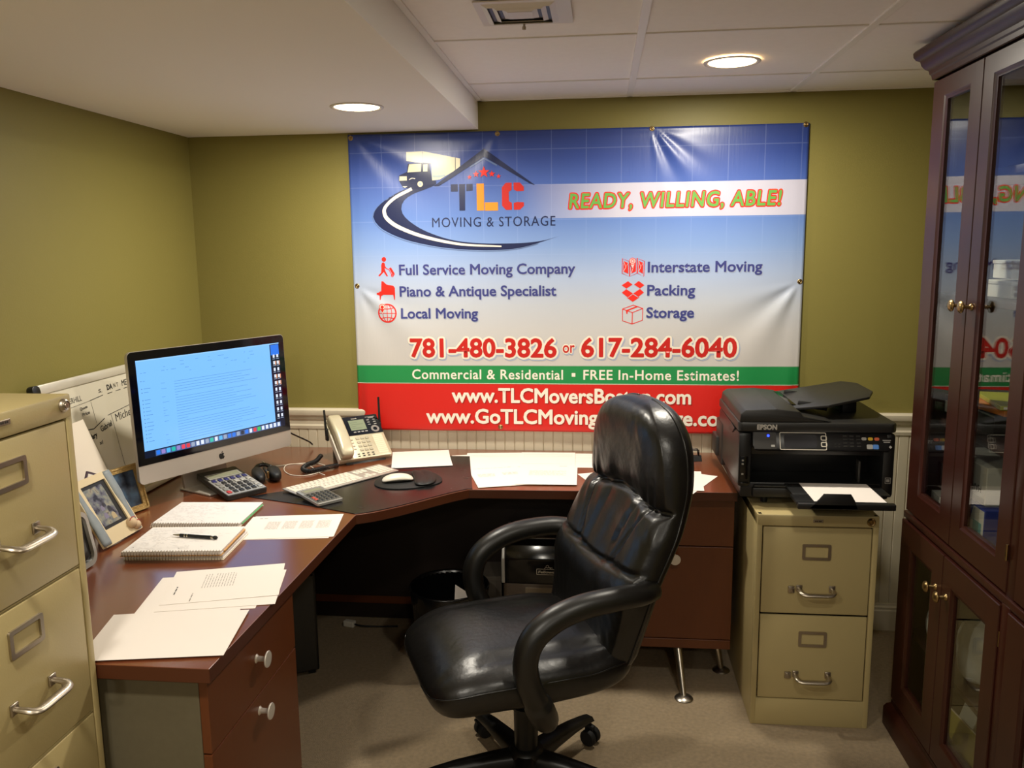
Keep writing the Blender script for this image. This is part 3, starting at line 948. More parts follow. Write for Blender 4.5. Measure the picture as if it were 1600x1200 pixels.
# ------------------------------------------------------------------ filing cabinets
def bail(bm, w, proj, r, M):
    pts = [(-w / 2, 0, 0.008), (-w / 2, -proj * 0.6, 0.006), (-w / 2 + 0.004, -proj * 0.85, 0.003), (-w / 2 + 0.016, -proj, 0), (0, -proj * 1.02, 0), (w / 2 - 0.016, -proj, 0), (w / 2 - 0.004, -proj * 0.85, 0.003), (w / 2, -proj * 0.6, 0.006), (w / 2, 0, 0.008)]
    t = newbm()
    tube(t, catmull(pts, 6), lambda u: r * (0.75 + 0.5 * math.sin(u * PI)), 10, up=(0, 0, 1), flat=0.62)
    for sx in (-1, 1):
        box(t, (sx * w / 2, -0.002, 0.008), (0.020, 0.005, 0.022), 0.002)
    merge(bm, t, M)
def file_cabinet(label, loc, rotz, w, dp, h, gaps, lab_dz, hand_dz, latch):
    """steel filing cabinet: local front at y=0 facing -y, left edge at x=0"""
    t = thing('filing_cabinet', label, 'filing cabinet', loc, rotz, 'putty steel filing cabinets')
    bm = newbm()
    fr = 0.018
    box2(bm, (0, 0.022, 0), (w, dp, h - 0.001), 0.003)              # case behind the fronts
    box2(bm, (0, 0.0, 0), (fr, 0.0225, h), 0.003)                  # stiles
    box2(bm, (w - fr, 0.0, 0), (w, 0.0225, h), 0.003)
    box2(bm, (0, -0.0012, gaps[0][1] + 0.0035), (w, dp, h), 0.005)       # top cap
    box2(bm, (fr - 0.002, 0.0, 0), (w - fr + 0.002, 0.0225, gaps[-1][0] - 0.0035), 0.002)   # plinth
    for (a, b), (c, d) in zip(gaps, gaps[1:]):
        box2(bm, (fr - 0.002, 0.002, d + 0.003), (w - fr + 0.002, 0.0225, a - 0.003), 0.0015)
    obj('case', bm, M_PUTTY, t, auto=35)
    bm = newbm()
    box2(bm, (fr - 0.001, 0.016, gaps[-1][0] - 0.004), (w - fr + 0.001, 0.0215, gaps[0][1] + 0.004))
    obj('drawer_gap', bm, M_GAP, t)
    for za, zb in gaps:
        bm = newbm(); box2(bm, (fr + 0.003, 0.0005, za), (w - fr - 0.003, 0.018, zb), 0.003); d_ = obj('drawer', bm, M_PUTTY, t, auto=35)
        lz, hz = zb - lab_dz, zb - hand_dz
        bm = newbm()
        Mf = Matrix.Translation((w / 2, 0.0006, lz)) @ Matrix.Rotation(PI / 2, 4, 'X')
        ringprism(bm, rrect(0.090, 0.053, 0.005), rrect(0.072, 0.036, 0.003), 0.0, 0.005, 0, Mf)
        obj('label_holder', bm, M_NICKEL, d_, auto=40)
        bm = newbm(); bail(bm, 0.104, 0.040, 0.0085, Matrix.Translation((w / 2 + 0.002, 0.0, hz))); obj('handle', bm, M_NICKEL, d_, auto=45)
        if latch:
            bm = newbm(); box(bm, (w / 2 - 0.075, -0.003, hz + 0.004), (0.021, 0.008, 0.024), 0.003); box(bm, (w / 2 - 0.075, -0.0075, hz + 0.006), (0.012, 0.004, 0.010), 0.0015)
            obj('thumb_latch', bm, M_NICKEL, d_, auto=40)
    Ml = Matrix.Translation((w - 0.026, -0.0012, h - 0.019)) @ Matrix.Rotation(PI / 2, 4, 'X')
    bm = newbm(); lathe(bm, [(0.0135, 0.0), (0.0135, 0.003), (0.011, 0.007), (0.009, 0.0085), (0.006, 0.0075), (0.0055, 0.009), (0.0, 0.009)], Ml, 26)
    box(bm, (w - 0.026, -0.0104, h - 0.019), (0.0012, 0.0008, 0.006))
    obj('lock', bm, M_BRASS if latch else M_NICKEL, t, auto=40)
    bm = newbm(); box(bm, (w / 2, -0.0022, h - 0.019), (0.032, 0.003, 0.010), 0.001); pl = obj('name_plate', bm, M_NICKEL, t)
    bm = newbm()
    for k, q in enumerate((-0.008, -0.003, 0.003, 0.008)):
        box(bm, (w / 2 + q, -0.0039, h - 0.019), (0.0034, 0.0004, 0.0042))
    obj('worn_lettering', bm, M_DKGREY, pl)
    return t
file_cabinet('low two drawer putty metal filing cabinet under the black printer', (2.226, -0.774, 0), 0, 0.381, 0.67, 0.7345, [(0.398, 0.692), (0.098, 0.392)], 0.081, 0.213, True)
file_cabinet('tall putty metal filing cabinet with chrome handles at the left edge', (0.686, -2.3125, 0), PI / 2, 0.381, 0.672, 1.32, [(0.977, 1.270), (0.665, 0.970), (0.355, 0.658), (0.050, 0.348)], 0.063, 0.185, False)

# ------------------------------------------------------------------ office chair
CH = thing('office_chair', 'black leather high back office chair on castors turned away from the desk', 'office chair', (1.505, -1.170, 0), R(180 + 24))
def seat_def(p):
    x, y, z = p.x, p.y, p.z
    if z > 0:
        z += 0.014 * (1 - min(1, (y / 0.24) ** 2)) * (1 - min(1, ((x) / 0.30) ** 2))
        z -= 0.010 * math.exp(-((abs(y) - 0.185) / 0.012) ** 2) * (0.4 if x > 0.16 else 1)      # side seams
        z += 0.0045 * math.sin(x * 30 + y * 9) * math.exp(-((x + 0.16) / 0.09) ** 2)            # creases near the back
        z += 0.0025 * noise.noise(Vector((x * 9, y * 9, 1.0)))
        z -= 0.006 * math.exp(-((x + 0.06) / 0.010) ** 2) * math.exp(-((y - 0.215) / 0.05) ** 2)
    f = max(0, x - 0.12)
    z -= 1.15 * f * f
    x -= 0.03 * max(0, -z / 0.07) * (1 if x > 0 else -1)
    y *= 1 - 0.05 * max(0, x / 0.3) - 0.06 * max(0, -x / 0.3)
    return Vector((x + 0.035, y, z + 0.450))
bm = newbm(); superellipsoid(bm, 0.305, 0.270, 0.072, 0.62, 0.42, 28, 96, seat_def); obj('seat', bm, M_LEATHER, CH, smooth=True)
bm = newbm()
def seat_edge(sgn, a0, a1, n, zz, off):
    out = []
    for k in range(n + 1):
        om = a0 + (a1 - a0) * k / n
        et = zz
        ce = sgnpow(math.cos(et), 0.62)
        p = Vector((0.305 * ce * sgnpow(math.cos(om), 0.42), 0.270 * ce * sgnpow(math.sin(om), 0.42), 0.072 * sgnpow(math.sin(et), 0.62)))
        q = seat_def(p)
        out.append(q + Vector((0, sgn * off, off)))
    return out
tube(bm, seat_edge(1, 0.10, PI - 0.25, 60, 0.16, 0.0008), 0.0022, 6)
tube(bm, [Vector((v.x, -v.y, v.z)) for v in seat_edge(1, 0.10, PI - 0.25, 60, 0.16, 0.0008)], 0.0022, 6)
obj('seat_piping', bm, M_LEATHERLINE if False else M_LEATHER, CH, smooth=True)
# backrest: rings up the height, each a rounded slab
def interp(tab, z):
    for (a, b), (c, d) in zip(tab, tab[1:]):
        if z <= c:
            u = (z - a) / (c - a)
            u = max(0, min(1, u)); u = u * u * (3 - 2 * u)
            return b + (d - b) * u
    return tab[-1][1]
CEN = [(0.36, -0.190), (0.52, -0.232), (0.66, -0.264), (0.78, -0.318), (0.90, -0.368), (1.03, -0.382), (1.17, -0.378)]
WID = [(0.36, 0.210), (0.50, 0.245), (0.66, 0.272), (0.80, 0.272), (0.90, 0.255), (1.02, 0.252), (1.17, 0.240)]
ZB0, ZB1 = 0.365, 1.160
def lean(z):
    # smooth curve through CEN
    for i in range(len(CEN) - 1):
        if z <= CEN[i + 1][0] or i == len(CEN) - 2:
            z0, x0 = CEN[max(0, i - 1)]; z1, x1 = CEN[i]; z2, x2 = CEN[i + 1]; z3, x3 = CEN[min(len(CEN) - 1, i + 2)]
            u = (z - z1) / (z2 - z1)
            m1 = (x2 - x0) / max(1e-6, z2 - z0) * (z2 - z1); m2 = (x3 - x1) / max(1e-6, z3 - z1) * (z2 - z1)
            return (2 * u ** 3 - 3 * u ** 2 + 1) * x1 + (u ** 3 - 2 * u ** 2 + u) * m1 + (-2 * u ** 3 + 3 * u ** 2) * x2 + (u ** 3 - u ** 2) * m2
def groove(d, wd):
    return math.exp(-(d / wd) ** 2)
def seam_head(y):      # lower edge of the head pillow
    return 0.892 + 0.012 * math.cos(y * 16)
def seam_low(y):       # lumbar seam, a shallow V
    return 0.700 + 0.10 * abs(y)
def back_front(y, z):
    """how far the padded face bulges"""
    h = 0.0
    sh_, sl = seam_head(y), seam_low(y)
    d = z - sh_
    W_ = interp(WID, z)
    q = min(1, abs(y) / W_)
    if d > 0:
        h += 0.034 * (1 - math.exp(-d / 0.045)) * (1 - 0.35 * q ** 3)
        g = math.exp(-d / 0.045)                                 # gathers above the seam
        h += 0.0055 * g * math.sin(y * 120 + 3 * math.sin(y * 31)) * (1 - q ** 4)
    else:
        h += 0.016 * (1 - math.exp(d / 0.03))
    h -= 0.018 * groove(d, 0.008)
    if z < sh_:
        h -= 0.012 * groove(z - sl, 0.006)
        if z > sl:
            # pleats of the centre panel and bolsters beside it
            sp_ = 0.115 + 0.38 * (z - 0.72)
            h -= 0.010 * groove(abs(y) - sp_, 0.006)
            if abs(y) < sp_:
                k = math.exp(-((z - 0.80) / 0.085) ** 2)
                for yy, ph in ((-0.075, 0.0), (-0.020, 1.0), (0.040, 2.0), (0.095, 0.4)):
                    h -= 0.014 * k * groove(y - yy * (0.75 + 1.4 * max(0, z - 0.72)) - 0.012 * math.sin((z - 0.78) * 11 + ph), 0.007)
            else:
                h += 0.007 * math.sin(min(1, (q - 0.5) * 2) * PI) if q > 0.5 else 0
        else:
            h += 0.012 * math.exp(-((z - sl + 0.05) / 0.06) ** 2)
    h += 0.0022 * noise.noise(Vector((y * 13, z * 9, 4.0))) + 0.0014 * noise.noise(Vector((y * 40 + z * 22, z * 16 - y * 8, 9.0)))
    h += 0.003 * math.exp(-((z - sh_ + 0.035) / 0.03) ** 2) * math.sin(y * 95 + 40 * (z - sh_))
    return h
bm = newbm()
NR, NS = 220, 200
rings = []
for i in range(NR + 1):
    th = PI * i / NR
    ze = -math.cos(th)
    ze = sgnpow(ze, 0.80)
    z = (ZB0 + ZB1) / 2 + ze * (ZB1 - ZB0) / 2
    capw = (1 - abs(ze) ** (5.0 if ze > 0 else 7)) ** (1 / (2.6 if ze > 0 else 3.0)) if abs(ze) < 1 else 0
    capt = (1 - abs(ze) ** 9) ** (1 / 2.4) if abs(ze) < 1 else 0
    W_, T_, cx = interp(WID, z) * max(capw, 0.02), 0.056 * max(capt, 0.05), lean(z)
    ring = []
    for k in range(NS):
        om = 2 * PI * k / NS
        c_, s_2 = math.cos(om), math.sin(om)
        x = T_ * sgnpow(c_, 0.62)
        y = W_ * sgnpow(s_2, 0.50)
        if c_ > 0:
            x += back_front(y, z) * min(1, c_ * 2.2) * max(capt, 0.05)
        else:
            x += 0.004 * math.sin(y * 12) - 0.012 * (1 - (y / max(0.05, W_)) ** 2) * capt
        ring.append(bm.verts.new((cx + x + 0.010 * (y / 0.25) ** 2, y, z)))
    rings.append(ring)
for a, b in zip(rings, rings[1:]):
    for k in range(NS):
        j = (k + 1) % NS
        bm.faces.new((a[k], a[j], b[j], b[k]))
bm.faces.new(rings[0][::-1]); bm.faces.new(rings[-1])
obj('backrest', bm, M_LEATHER, CH, smooth=True)
# piping round the edge of the back
bm = newbm()
for sg in (-1, 1):
    pts = []
    for i in range(8, NR - 3, 3):
        th = PI * i / NR
        ze = sgnpow(-math.cos(th), 0.80)
        z = (ZB0 + ZB1) / 2 + ze * (ZB1 - ZB0) / 2
        capw = (1 - abs(ze) ** (5.0 if ze > 0 else 7)) ** (1 / (2.6 if ze > 0 else 3.0))
        pts.append((lean(z) - 0.018 + 0.019, sg * (interp(WID, z) * capw + 0.0008), z))
    tube(bm, pts, 0.0032, 6)
obj('back_piping', bm, M_LEATHER, CH, smooth=True)
ARM = [(-0.272, 0.262, 0.686), (-0.22, 0.292, 0.692), (-0.15, 0.302, 0.694), (-0.06, 0.304, 0.687), (0.015, 0.304, 0.664), (0.068, 0.304, 0.624), (0.090, 0.304, 0.570), (0.085, 0.302, 0.512), (0.062, 0.298, 0.452), (0.042, 0.288, 0.410), (0.026, 0.262, 0.378), (0.018, 0.20, 0.372)]
for sg, dx in ((1, 0.012), (-1, -0.018)):
    bm = newbm()
    pts = [(x + dx * (1 if x > -0.2 else 0.3), sg * y, z) for x, y, z in ARM]
    tube(bm, catmull(pts, 6), lambda u: 0.029 + 0.004 * math.sin(u * PI) + (0.006 if u > 0.75 else 0), 18, up=(0, 1, 0) if sg > 0 else (0, 1, 0), flat=1.12)
    obj('armrest', bm, M_CHAIRPL, CH, smooth=True)
bm = newbm(); box(bm, (0.0, 0, 0.372), (0.26, 0.20, 0.030), 0.010); box(bm, (-0.20, 0, 0.385), (0.24, 0.08, 0.024), 0.006); obj('tilt_mechanism', bm, M_CHAIRPL, CH)
bm = newbm(); tube(bm, [(0.06, -0.09, 0.372), (0.07, -0.20, 0.366), (0.08, -0.27, 0.360)], 0.006, 8); box(bm, (0.082, -0.285, 0.359), (0.022, 0.05, 0.010), 0.004); obj('height_lever', bm, M_CHAIRPL, CH)
bm = newbm(); cyl(bm, (0, 0, 0.235), (0, 0, 0.37), 0.030, 0.030, 28); cyl(bm, (0, 0, 0.115), (0, 0, 0.255), 0.034, 0.037, 28); lathe(bm, [(0.037, 0.252), (0.041, 0.254), (0.041, 0.262), (0.030, 0.266)], None, 28)
obj('gas_column', bm, M_CHAIRPL, CH, auto=40)
bm = newbm()
lathe(bm, [(0.0, 0.070), (0.050, 0.070), (0.058, 0.085), (0.056, 0.115), (0.044, 0.130), (0.034, 0.134), (0.0, 0.134)], None, 32)
obj('base_hub', bm, M_CHAIRPL, CH, auto=40)
for k in range(5):
    A = R(-204 + 54 + 72 * k)
    bm = newbm()
    Ma = Matrix.Rotation(A, 4, 'Z')
    prof = [(0.03, 0.034, 0.066, 0.122), (0.12, 0.028, 0.073, 0.117), (0.21, 0.024, 0.076, 0.108), (0.275, 0.022, 0.074, 0.097), (0.312, 0.021, 0.072, 0.088)]
    rr_ = []
    for r_, hw, z0, z1 in prof:
        sec = [(-hw, z0 + 0.006), (-hw * 0.7, z0), (hw * 0.7, z0), (hw, z0 + 0.006), (hw, z1 - 0.012), (hw * 0.6, z1), (-hw * 0.6, z1), (-hw, z1 - 0.012)]
        rr_.append([bm.verts.new(Ma @ Vector((r_, a, b))) for a, b in sec])
    for a, b in zip(rr_, rr_[1:]):
        for i in range(8):
            bm.faces.new((a[i], a[(i + 1) % 8], b[(i + 1) % 8], b[i]))
    bm.faces.new(rr_[0][::-1]); bm.faces.new(rr_[-1])
    bmesh.ops.recalc_face_normals(bm, faces=bm.faces)
    lg = obj('base_leg', bm, M_CHAIRPL, CH, auto=50)
    bm = newbm()
    tip = Ma @ Vector((0.298, 0, 0))
    cyl(bm, tip + Vector((0, 0, 0.045)), tip + Vector((0, 0, 0.080)), 0.006, 0.006, 10)
    sw = R(35 + 67 * k)
    ax = Vector((math.cos(sw), math.sin(sw), 0))
    fw = Vector((-ax.y, ax.x, 0))
    c0 = tip + fw * 0.014 + Vector((0, 0, 0.027))
    for sg in (-1, 1):
        Mw = frame_M(c0 + ax * sg * 0.006, fw, Vector((0, 0, 1)))
        lathe(bm, [(0.0, 0.0), (0.024, 0.0), (0.027, 0.003), (0.027, 0.014), (0.023, 0.019), (0.0, 0.021)], Mw if sg > 0 else Mw @ Matrix.Rotation(PI, 4, 'X'), 22)
    tube(bm, [c0 + Vector((0, 0, 0.030)) - fw * 0.03, c0 + Vector((0, 0, 0.036)) - fw * 0.01, c0 + Vector((0, 0, 0.030)) + fw * 0.012], 0.010, 8)
    obj('castor', bm, M_RUBBER, lg, auto=40)

# ------------------------------------------------------------------ printer on the low filing cabinet
PRT = thing('printer', 'black wide format inkjet printer with a lit blue button on the low filing cabinet', 'printer', (2.425, -0.48, DH))
def pb(name, f, m_, par=PRT, auto=35, label=None):
    bm = newbm(); f(bm)
    o = obj(name, bm, m_, None, auto=auto, label=label)
    o.parent = par
    q = par
    off = Vector((0, 0, 0))
    while q is not None:
        off += Vector(q.location); q = q.parent
    o.matrix_parent_inverse = Matrix.Translation(-off) if par is PRT else Matrix.Identity(4)
    return o
M_PRB = mat('printer_black', (22, 22, 22), 0.38, bump=0.04, bscale=600, bdist=0.001)
M_PRG = mat('printer_satin_black', (34, 33, 31), 0.42, bump=0.04, bscale=600, bdist=0.001)
PX0, PX1, PYF, PYB = 2.172, 2.672, -0.690, -0.235
def body(bm):
    box2(bm, (PX0 + 0.012, PYF + 0.012, DH + 0.012), (PX1 - 0.012, PYB, 0.815), 0.006)         # paper cassette level
    box2(bm, (PX0, PYF, 0.800), (PX0 + 0.045, PYB, 0.985), 0.012)                     # left flank
    box2(bm, (PX1 - 0.040, PYF, 0.770), (PX1, PYB, 0.985), 0.012)                     # right flank
    box2(bm, (PX0 + 0.02, PYF + 0.16, 0.80), (PX1 - 0.02, PYB, 0.985), 0.004)          # back of the output bay
    box2(bm, (PX0 + 0.02, PYF + 0.03, 0.905), (PX1 - 0.02, PYB, 0.985), 0.004)         # over the bay
    for x in (PX0 + 0.10, PX1 - 0.09):
        for y in (PYF + 0.06, PYB - 0.06):
            cyl(bm, (x, y, 0.7345 if x > 2.23 else DH + 0.0003), (x, y, DH + 0.014), 0.012, 0.012, 16)
pb('body', body, M_PRB)
pb('paper_cassette', lambda bm: (box2(bm, (PX0 + 0.05, PYF - 0.004, DH + 0.016), (PX1 - 0.045, PYF + 0.05, 0.800), 0.006), box2(bm, (PX0 + 0.055, PYF - 0.006, 0.802), (PX1 - 0.05, PYF + 0.14, 0.808), 0.002)), M_PRG)
def lid(bm):
    prism(bm, [(PX0 - 0.002, PYF + 0.012), (PX0 + 0.012, PYF - 0.002), (PX1 - 0.012, PYF - 0.002), (PX1 + 0.002, PYF + 0.012), (PX1 + 0.002, PYB - 0.005), (PX0 - 0.002, PYB - 0.005)], 0.988, 1.020, bev=0.006)
pb('scanner_lid', lid, M_PRG)
def adf(bm):
    sec = [(PX0 + 0.002, 1.018), (PX0 + 0.006, 1.048), (PX0 + 0.022, 1.060), (PX0 + 0.12, 1.064), (PX0 + 0.195, 1.056), (PX0 + 0.205, 1.040), (PX0 + 0.29, 1.026), (PX0 + 0.30, 1.019)]
    M_ = Matrix.Translation((0, 0, 0)) @ Matrix.Rotation(PI / 2, 4, 'X')
    prism(bm, sec, -(PYB - 0.02), -(PYF + 0.004), 0, M_, bev=0.005)
pb('document_feeder', adf, M_PRG)
pb('feeder_slot', lambda bm: box(bm, (PX0 + 0.198, -0.43, 1.052), (0.026, 0.26, 0.010), 0.002, Matrix.Rotation(R(8), 4, 'Y')), M_BLACKGLOSS)
for yg in (-0.335, -0.555):
    pb('paper_guide', lambda bm: box(bm, (PX0 + 0.265, yg, 1.052), (0.10, 0.010, 0.022), 0.003, Matrix.Rotation(R(8), 4, 'Y')), M_PRB)
def adft(bm):
    poly = [(PX0 + 0.19, -0.60), (PX0 + 0.30, -0.635), (PX0 + 0.44, -0.60), (PX0 + 0.475, -0.52), (PX0 + 0.475, -0.34), (PX0 + 0.44, -0.265), (PX0 + 0.19, -0.265)]
    c = Vector((PX0 + 0.19, 0, 1.046))
    prism(bm, [(p[0] - c.x, p[1]) for p in poly], -0.004, 0.005, 0, Matrix.Translation(c) @ Matrix.Rotation(R(-9.5), 4, 'Y'), bev=0.002)
pb('document_tray', adft, M_PRG)
pb('tray_support', lambda bm: box(bm, (PX0 + 0.40, -0.43, 1.050), (0.05, 0.16, 0.064), 0.006), M_PRB)
# tilted control panel
t_ = R(66)
PM = frame_M((PX0 + 0.045, PYF - 0.018, 0.932), (1, 0, 0), (0, math.cos(t_), math.sin(t_)))
PWD, PHT = PX1 - PX0 - 0.06, 0.062
panel = pb('control_panel', lambda bm: (prism(bm, [(0.012, 0), (PWD - 0.012, 0), (PWD, 0.012), (PWD, PHT), (0, PHT), (0, 0.012)], -0.016, 0.0, 0, PM, bev=0.003)), mat('panel_black', (12, 12, 13), 0.34))
def pc(name, f, m_, label=None, auto=None):
    bm = newbm(); f(bm)
    for v in bm.verts:
        v.co = PM @ v.co
    o = obj(name, bm, m_, panel, auto=auto, label=label)
    return o
def flat(bm, x, y, w_, h_, z=0.0006, d=0.0008, r=None):
    prism(bm, rrect(w_, h_, r or min(w_, h_) * 0.2, 3, x, y), z - d, z)
pc('panel_cheek', lambda bm: prism(bm, [(0.004, 0.003), (0.022, 0.003), (0.075, 0.003), (0.075, 0.059), (0.004, 0.059)], -0.001, 0.0006), M_DKGREY)
def scr(bm):
    ringprism(bm, rrect(0.148, 0.058, 0.004, 3, 0.160, 0.030), rrect(0.144, 0.054, 0.003, 3, 0.160, 0.030), 0.0002, 0.0016)
pc('screen_frame', scr, M_WHITEPL)
pc('screen', lambda bm: flat(bm, 0.152, 0.030, 0.104, 0.043, 0.0012), mat('dim_grey_screen', (52, 52, 56), 0.12))
for y in (0.041, 0.020):
    bb = pc('key', lambda bm: ringprism(bm, rrect(0.019, 0.016, 0.004, 3, 0.226, y), rrect(0.014, 0.011, 0.003, 3, 0.226, y), 0.0004, 0.0022), M_WHITEPL)
M_BLED = mat('blue_led', (20, 30, 255), 0.4, emit=14, emit_rgb=(20, 40, 255))
pc('power_light', lambda bm: prism(bm, [(0.050 + 0.0038 * math.cos(i * PI / 8), 0.047 + 0.0038 * math.sin(i * PI / 8)) for i in range(16)], 0, 0.0016), M_BLED, 'glowing blue light')
pc('power_key', lambda bm: flat(bm, 0.064, 0.0135, 0.012, 0.007, 0.0016), M_SILVER)
def keyrow(bm):
    for (x0, y) in ((0.282, 0.049), (0.282, 0.038), (0.282, 0.026), (0.282, 0.0155)):
        for k in range(3):
            flat(bm, x0 + 0.011 + k * 0.021, y, 0.012, 0.0035, 0.0009)
    for k in range(2):
        flat(bm, 0.262 + k * 0.012, 0.022, 0.006, 0.0022, 0.0009); flat(bm, 0.262 + k * 0.012, 0.013, 0.006, 0.0022, 0.0009)
pc('keypad_marks', keyrow, M_DKGREY)
for x, c in ((0.352, M_SILVER), (0.372, mat('yellow_key', (226, 186, 42), 0.4)), (0.392, mat('orange_key', (226, 110, 70), 0.4))):
    pc('key', lambda bm: flat(bm, x, 0.040, 0.0155, 0.010, 0.002, r=0.004), c)
for x, c in ((0.3685, M_SILVER), (0.387, mat('blue_key', (74, 122, 190), 0.4))):
    pc('key', lambda bm: flat(bm, x, 0.014, 0.0185, 0.015, 0.002, r=0.003), c)
pc('panel_print', lambda bm: (flat(bm, 0.4215, 0.0345, 0.0012, 0.001), flat(bm, 0.423, 0.036, 0.026, 0.003), flat(bm, 0.423, 0.030, 0.020, 0.003), prism(bm, [(0.428, 0.014), (0.433, 0.019), (0.438, 0.014), (0.433, 0.009)], 0, 0.0007)), M_SILVER)
ME = frame_M((0, PYF - 0.0028, 0), (1, 0, 0), (0, 0, 1))
def eps(bm):
    put_text(bm, 'EPSON', PX0 + 0.058, PX0 + 0.122, 0.997, 0.0165, ME, bold=0.05)
pb('lettering', eps, mat('silver_lettering', (196, 192, 184), 0.4), auto=None)
pb('energy_sticker', lambda bm: (ringprism(bm, rrect(0.018, 0.020, 0.001, 2), rrect(0.015, 0.017, 0.001, 2), 0, 0.0004, 0, frame_M((PX1 - 0.02, PYF - 0.0008, 0.83), (1, 0, 0), (0, 0, 1))), box(bm, (PX1 - 0.02, PYF - 0.0006, 0.83), (0.010, 0.0006, 0.009))), M_SILVER, auto=None)
pb('card_slot', lambda bm: (box2(bm, (PX0 + 0.008, PYF - 0.0015, 0.825), (PX0 + 0.034, PYF + 0.004, 0.905), 0.003), box2(bm, (PX0 + 0.006, PYF - 0.004, 0.812), (PX0 + 0.038, PYF - 0.001, 0.816), 0.001)), M_BLACKGLOSS)
pb('card_slot_marks', lambda bm: [box(bm, (PX0 + 0.016, PYF - 0.0019, z), (0.007, 0.0008, 0.006), 0.001) for z in (0.891, 0.879, 0.845)], M_SILVER, auto=None)
pb('rear_cover', lambda bm: (box2(bm, (PX0 - 0.014, PYB - 0.03, 0.80), (PX0 + 0.05, PYB + 0.075, 0.875), 0.004), box2(bm, (PX0 - 0.004, PYB - 0.10, 0.78), (PX1 - 0.03, PYB + 0.045, 0.94), 0.008)), M_PRG)
pb('side_handle', lambda bm: prism(bm, [(-0.62, 0.985), (-0.56, 0.99), (-0.50, 0.965), (-0.52, 0.955), (-0.58, 0.962)], -PX0 - 0.001, -PX0 + 0.004, 0, Matrix(((0, 0, -1, 0), (1, 0, 0, 0), (0, 1, 0, 0), (0, 0, 0, 1)))), M_PRG)
pb('output_tray', lambda bm: (box2(bm, (PX0 + 0.155, -0.80, 0.806), (PX1 - 0.045, PYF + 0.12, 0.812), 0.002), box2(bm, (PX0 + 0.150, -0.885, 0.800), (PX1 - 0.075, -0.79, 0.809), 0.002), box2(bm, (PX0 + 0.150, -0.90, 0.792), (PX1 - 0.060, -0.875, 0.812), 0.004)), M_PRB)
pb('tray_stop', lambda bm: prism(bm, [(2.355, 0.795), (2.385, 0.825), (2.398, 0.842), (2.478, 0.842), (2.490, 0.822), (2.500, 0.795)], 0.894, 0.900, 0, Matrix(((1, 0, 0, 0), (0, 0, -1, 0), (0, 1, 0, 0), (0, 0, 0, 1))), bev=0.001), M_PRB)
pb('bay_roller', lambda bm: box2(bm, (PX1 - 0.105, PYF + 0.03, 0.812), (PX1 - 0.098, PYF + 0.06, 0.885), 0.001), M_DKGREY)

# ------------------------------------------------------------------ sheets of paper
def sheet(name, cx, cy, rot, w_, h_, level, label, group, cat='paper', lines=None, z=None, m_=None, curl=0.0):
    """one sheet lying on the desk; lines: list of (x, y, width, height, dark) printed bars in sheet coordinates"""
    z = (DH + 0.0004 + level * 0.0009) if z is None else z
    bm = newbm()
    n = 10
    def cz(u, v):
        return curl * (u * u * 0.6 + v * v * 0.4) * (1 if u > 0 else 0.3)
    vt = [[bm.verts.new((w_ * (i / n - 0.5), h_ * (j / n - 0.5), 0.0004 + cz(2 * i / n - 1, 2 * j / n - 1))) for i in range(n + 1)] for j in range(n + 1)]
    vb = [[bm.verts.new(vt[j][i].co - Vector((0, 0, 0.0004))) for i in range(n + 1)] for j in range(n + 1)]
    for j in range(n):
        for i in range(n):
            bm.faces.new((vt[j][i], vt[j][i + 1], vt[j + 1][i + 1], vt[j + 1][i]))
            bm.faces.new((vb[j + 1][i], vb[j + 1][i + 1], vb[j][i + 1], vb[j][i]))
    for i in range(n):
        bm.faces.new((vb[0][i], vb[0][i + 1], vt[0][i + 1], vt[0][i])); bm.faces.new((vb[n][i + 1], vb[n][i], vt[n][i], vt[n][i + 1]))
        bm.faces.new((vb[i + 1][0], vb[i][0], vt[i][0], vt[i + 1][0])); bm.faces.new((vb[i][n], vb[i + 1][n], vt[i + 1][n], vt[i][n]))
    for (x, y, a, b, dk) in (lines or []):
        k = max(1, int(a / 0.03))
        for q in range(k):
            x0, x1 = x + a * q / k, x + a * (q + 1) / k
            vs = [bm.verts.new((xx, yy, 0.00058 + cz(2 * xx / w_, 2 * yy / h_))) for xx, yy in ((x0, y), (x1, y), (x1, y + b), (x0, y + b))]
            bm.faces.new(vs).material_index = 1 + dk
    o = obj(name, bm, [m_ or M_PAPER, M_INK, M_INKD], loc=(cx, cy, z))
    o.rotation_euler = (0, 0, R(rot))
    return tag(o, label, cat, group)
def words(x0, x1, y, h=0.0018, seed=0, dk=0, lo=0.006, hi=0.022, gap=0.004):
    r_ = random.Random(seed)
    out = []
    x = x0
    while x < x1:
        a = min(r_.uniform(lo, hi), x1 - x)
        if a > 0.002:
            out.append((x, y, a, h, dk))
        x += a + gap
    return out
def para(x0, x1, y0, n, dy=0.0055, seed=1, h=0.0016):
    out = []
    for k in range(n):
        out += words(x0, x1 - (0.4 * (x1 - x0) * random.Random(seed + k).random() if k % 4 == 3 else 0), y0 - k * dy, h, seed + k)
    return out
GL, GR, GB = 'loose sheets on the near end of the desk', 'loose sheets behind the chair', 'loose sheets along the back of the desk'
def S_(x, y, **k):
    return D(x, y)
tabl = []
for c in range(4):
    for k in range(11):
        tabl += words(-0.085 + c * 0.052, -0.045 + c * 0.052, 0.045 - k * 0.0068, 0.0022, 40 + c * 11 + k, 0, 0.005, 0.016, 0.002)
tabl += words(-0.12, -0.095, 0.078, 0.006, 3, 0)
x, y = D(0.752, -1.020); sheet('paper_sheet', x, y, 8, 0.279, 0.216, 0, 'plain sheet peeking out under the printed table page beside the spiral notebooks', GL)
x, y = D(0.762, -1.012); sheet('paper_sheet', x, y, 9.5, 0.279, 0.216, 1, 'page with a printed grey table beside the spiral notebooks', GL, lines=tabl)
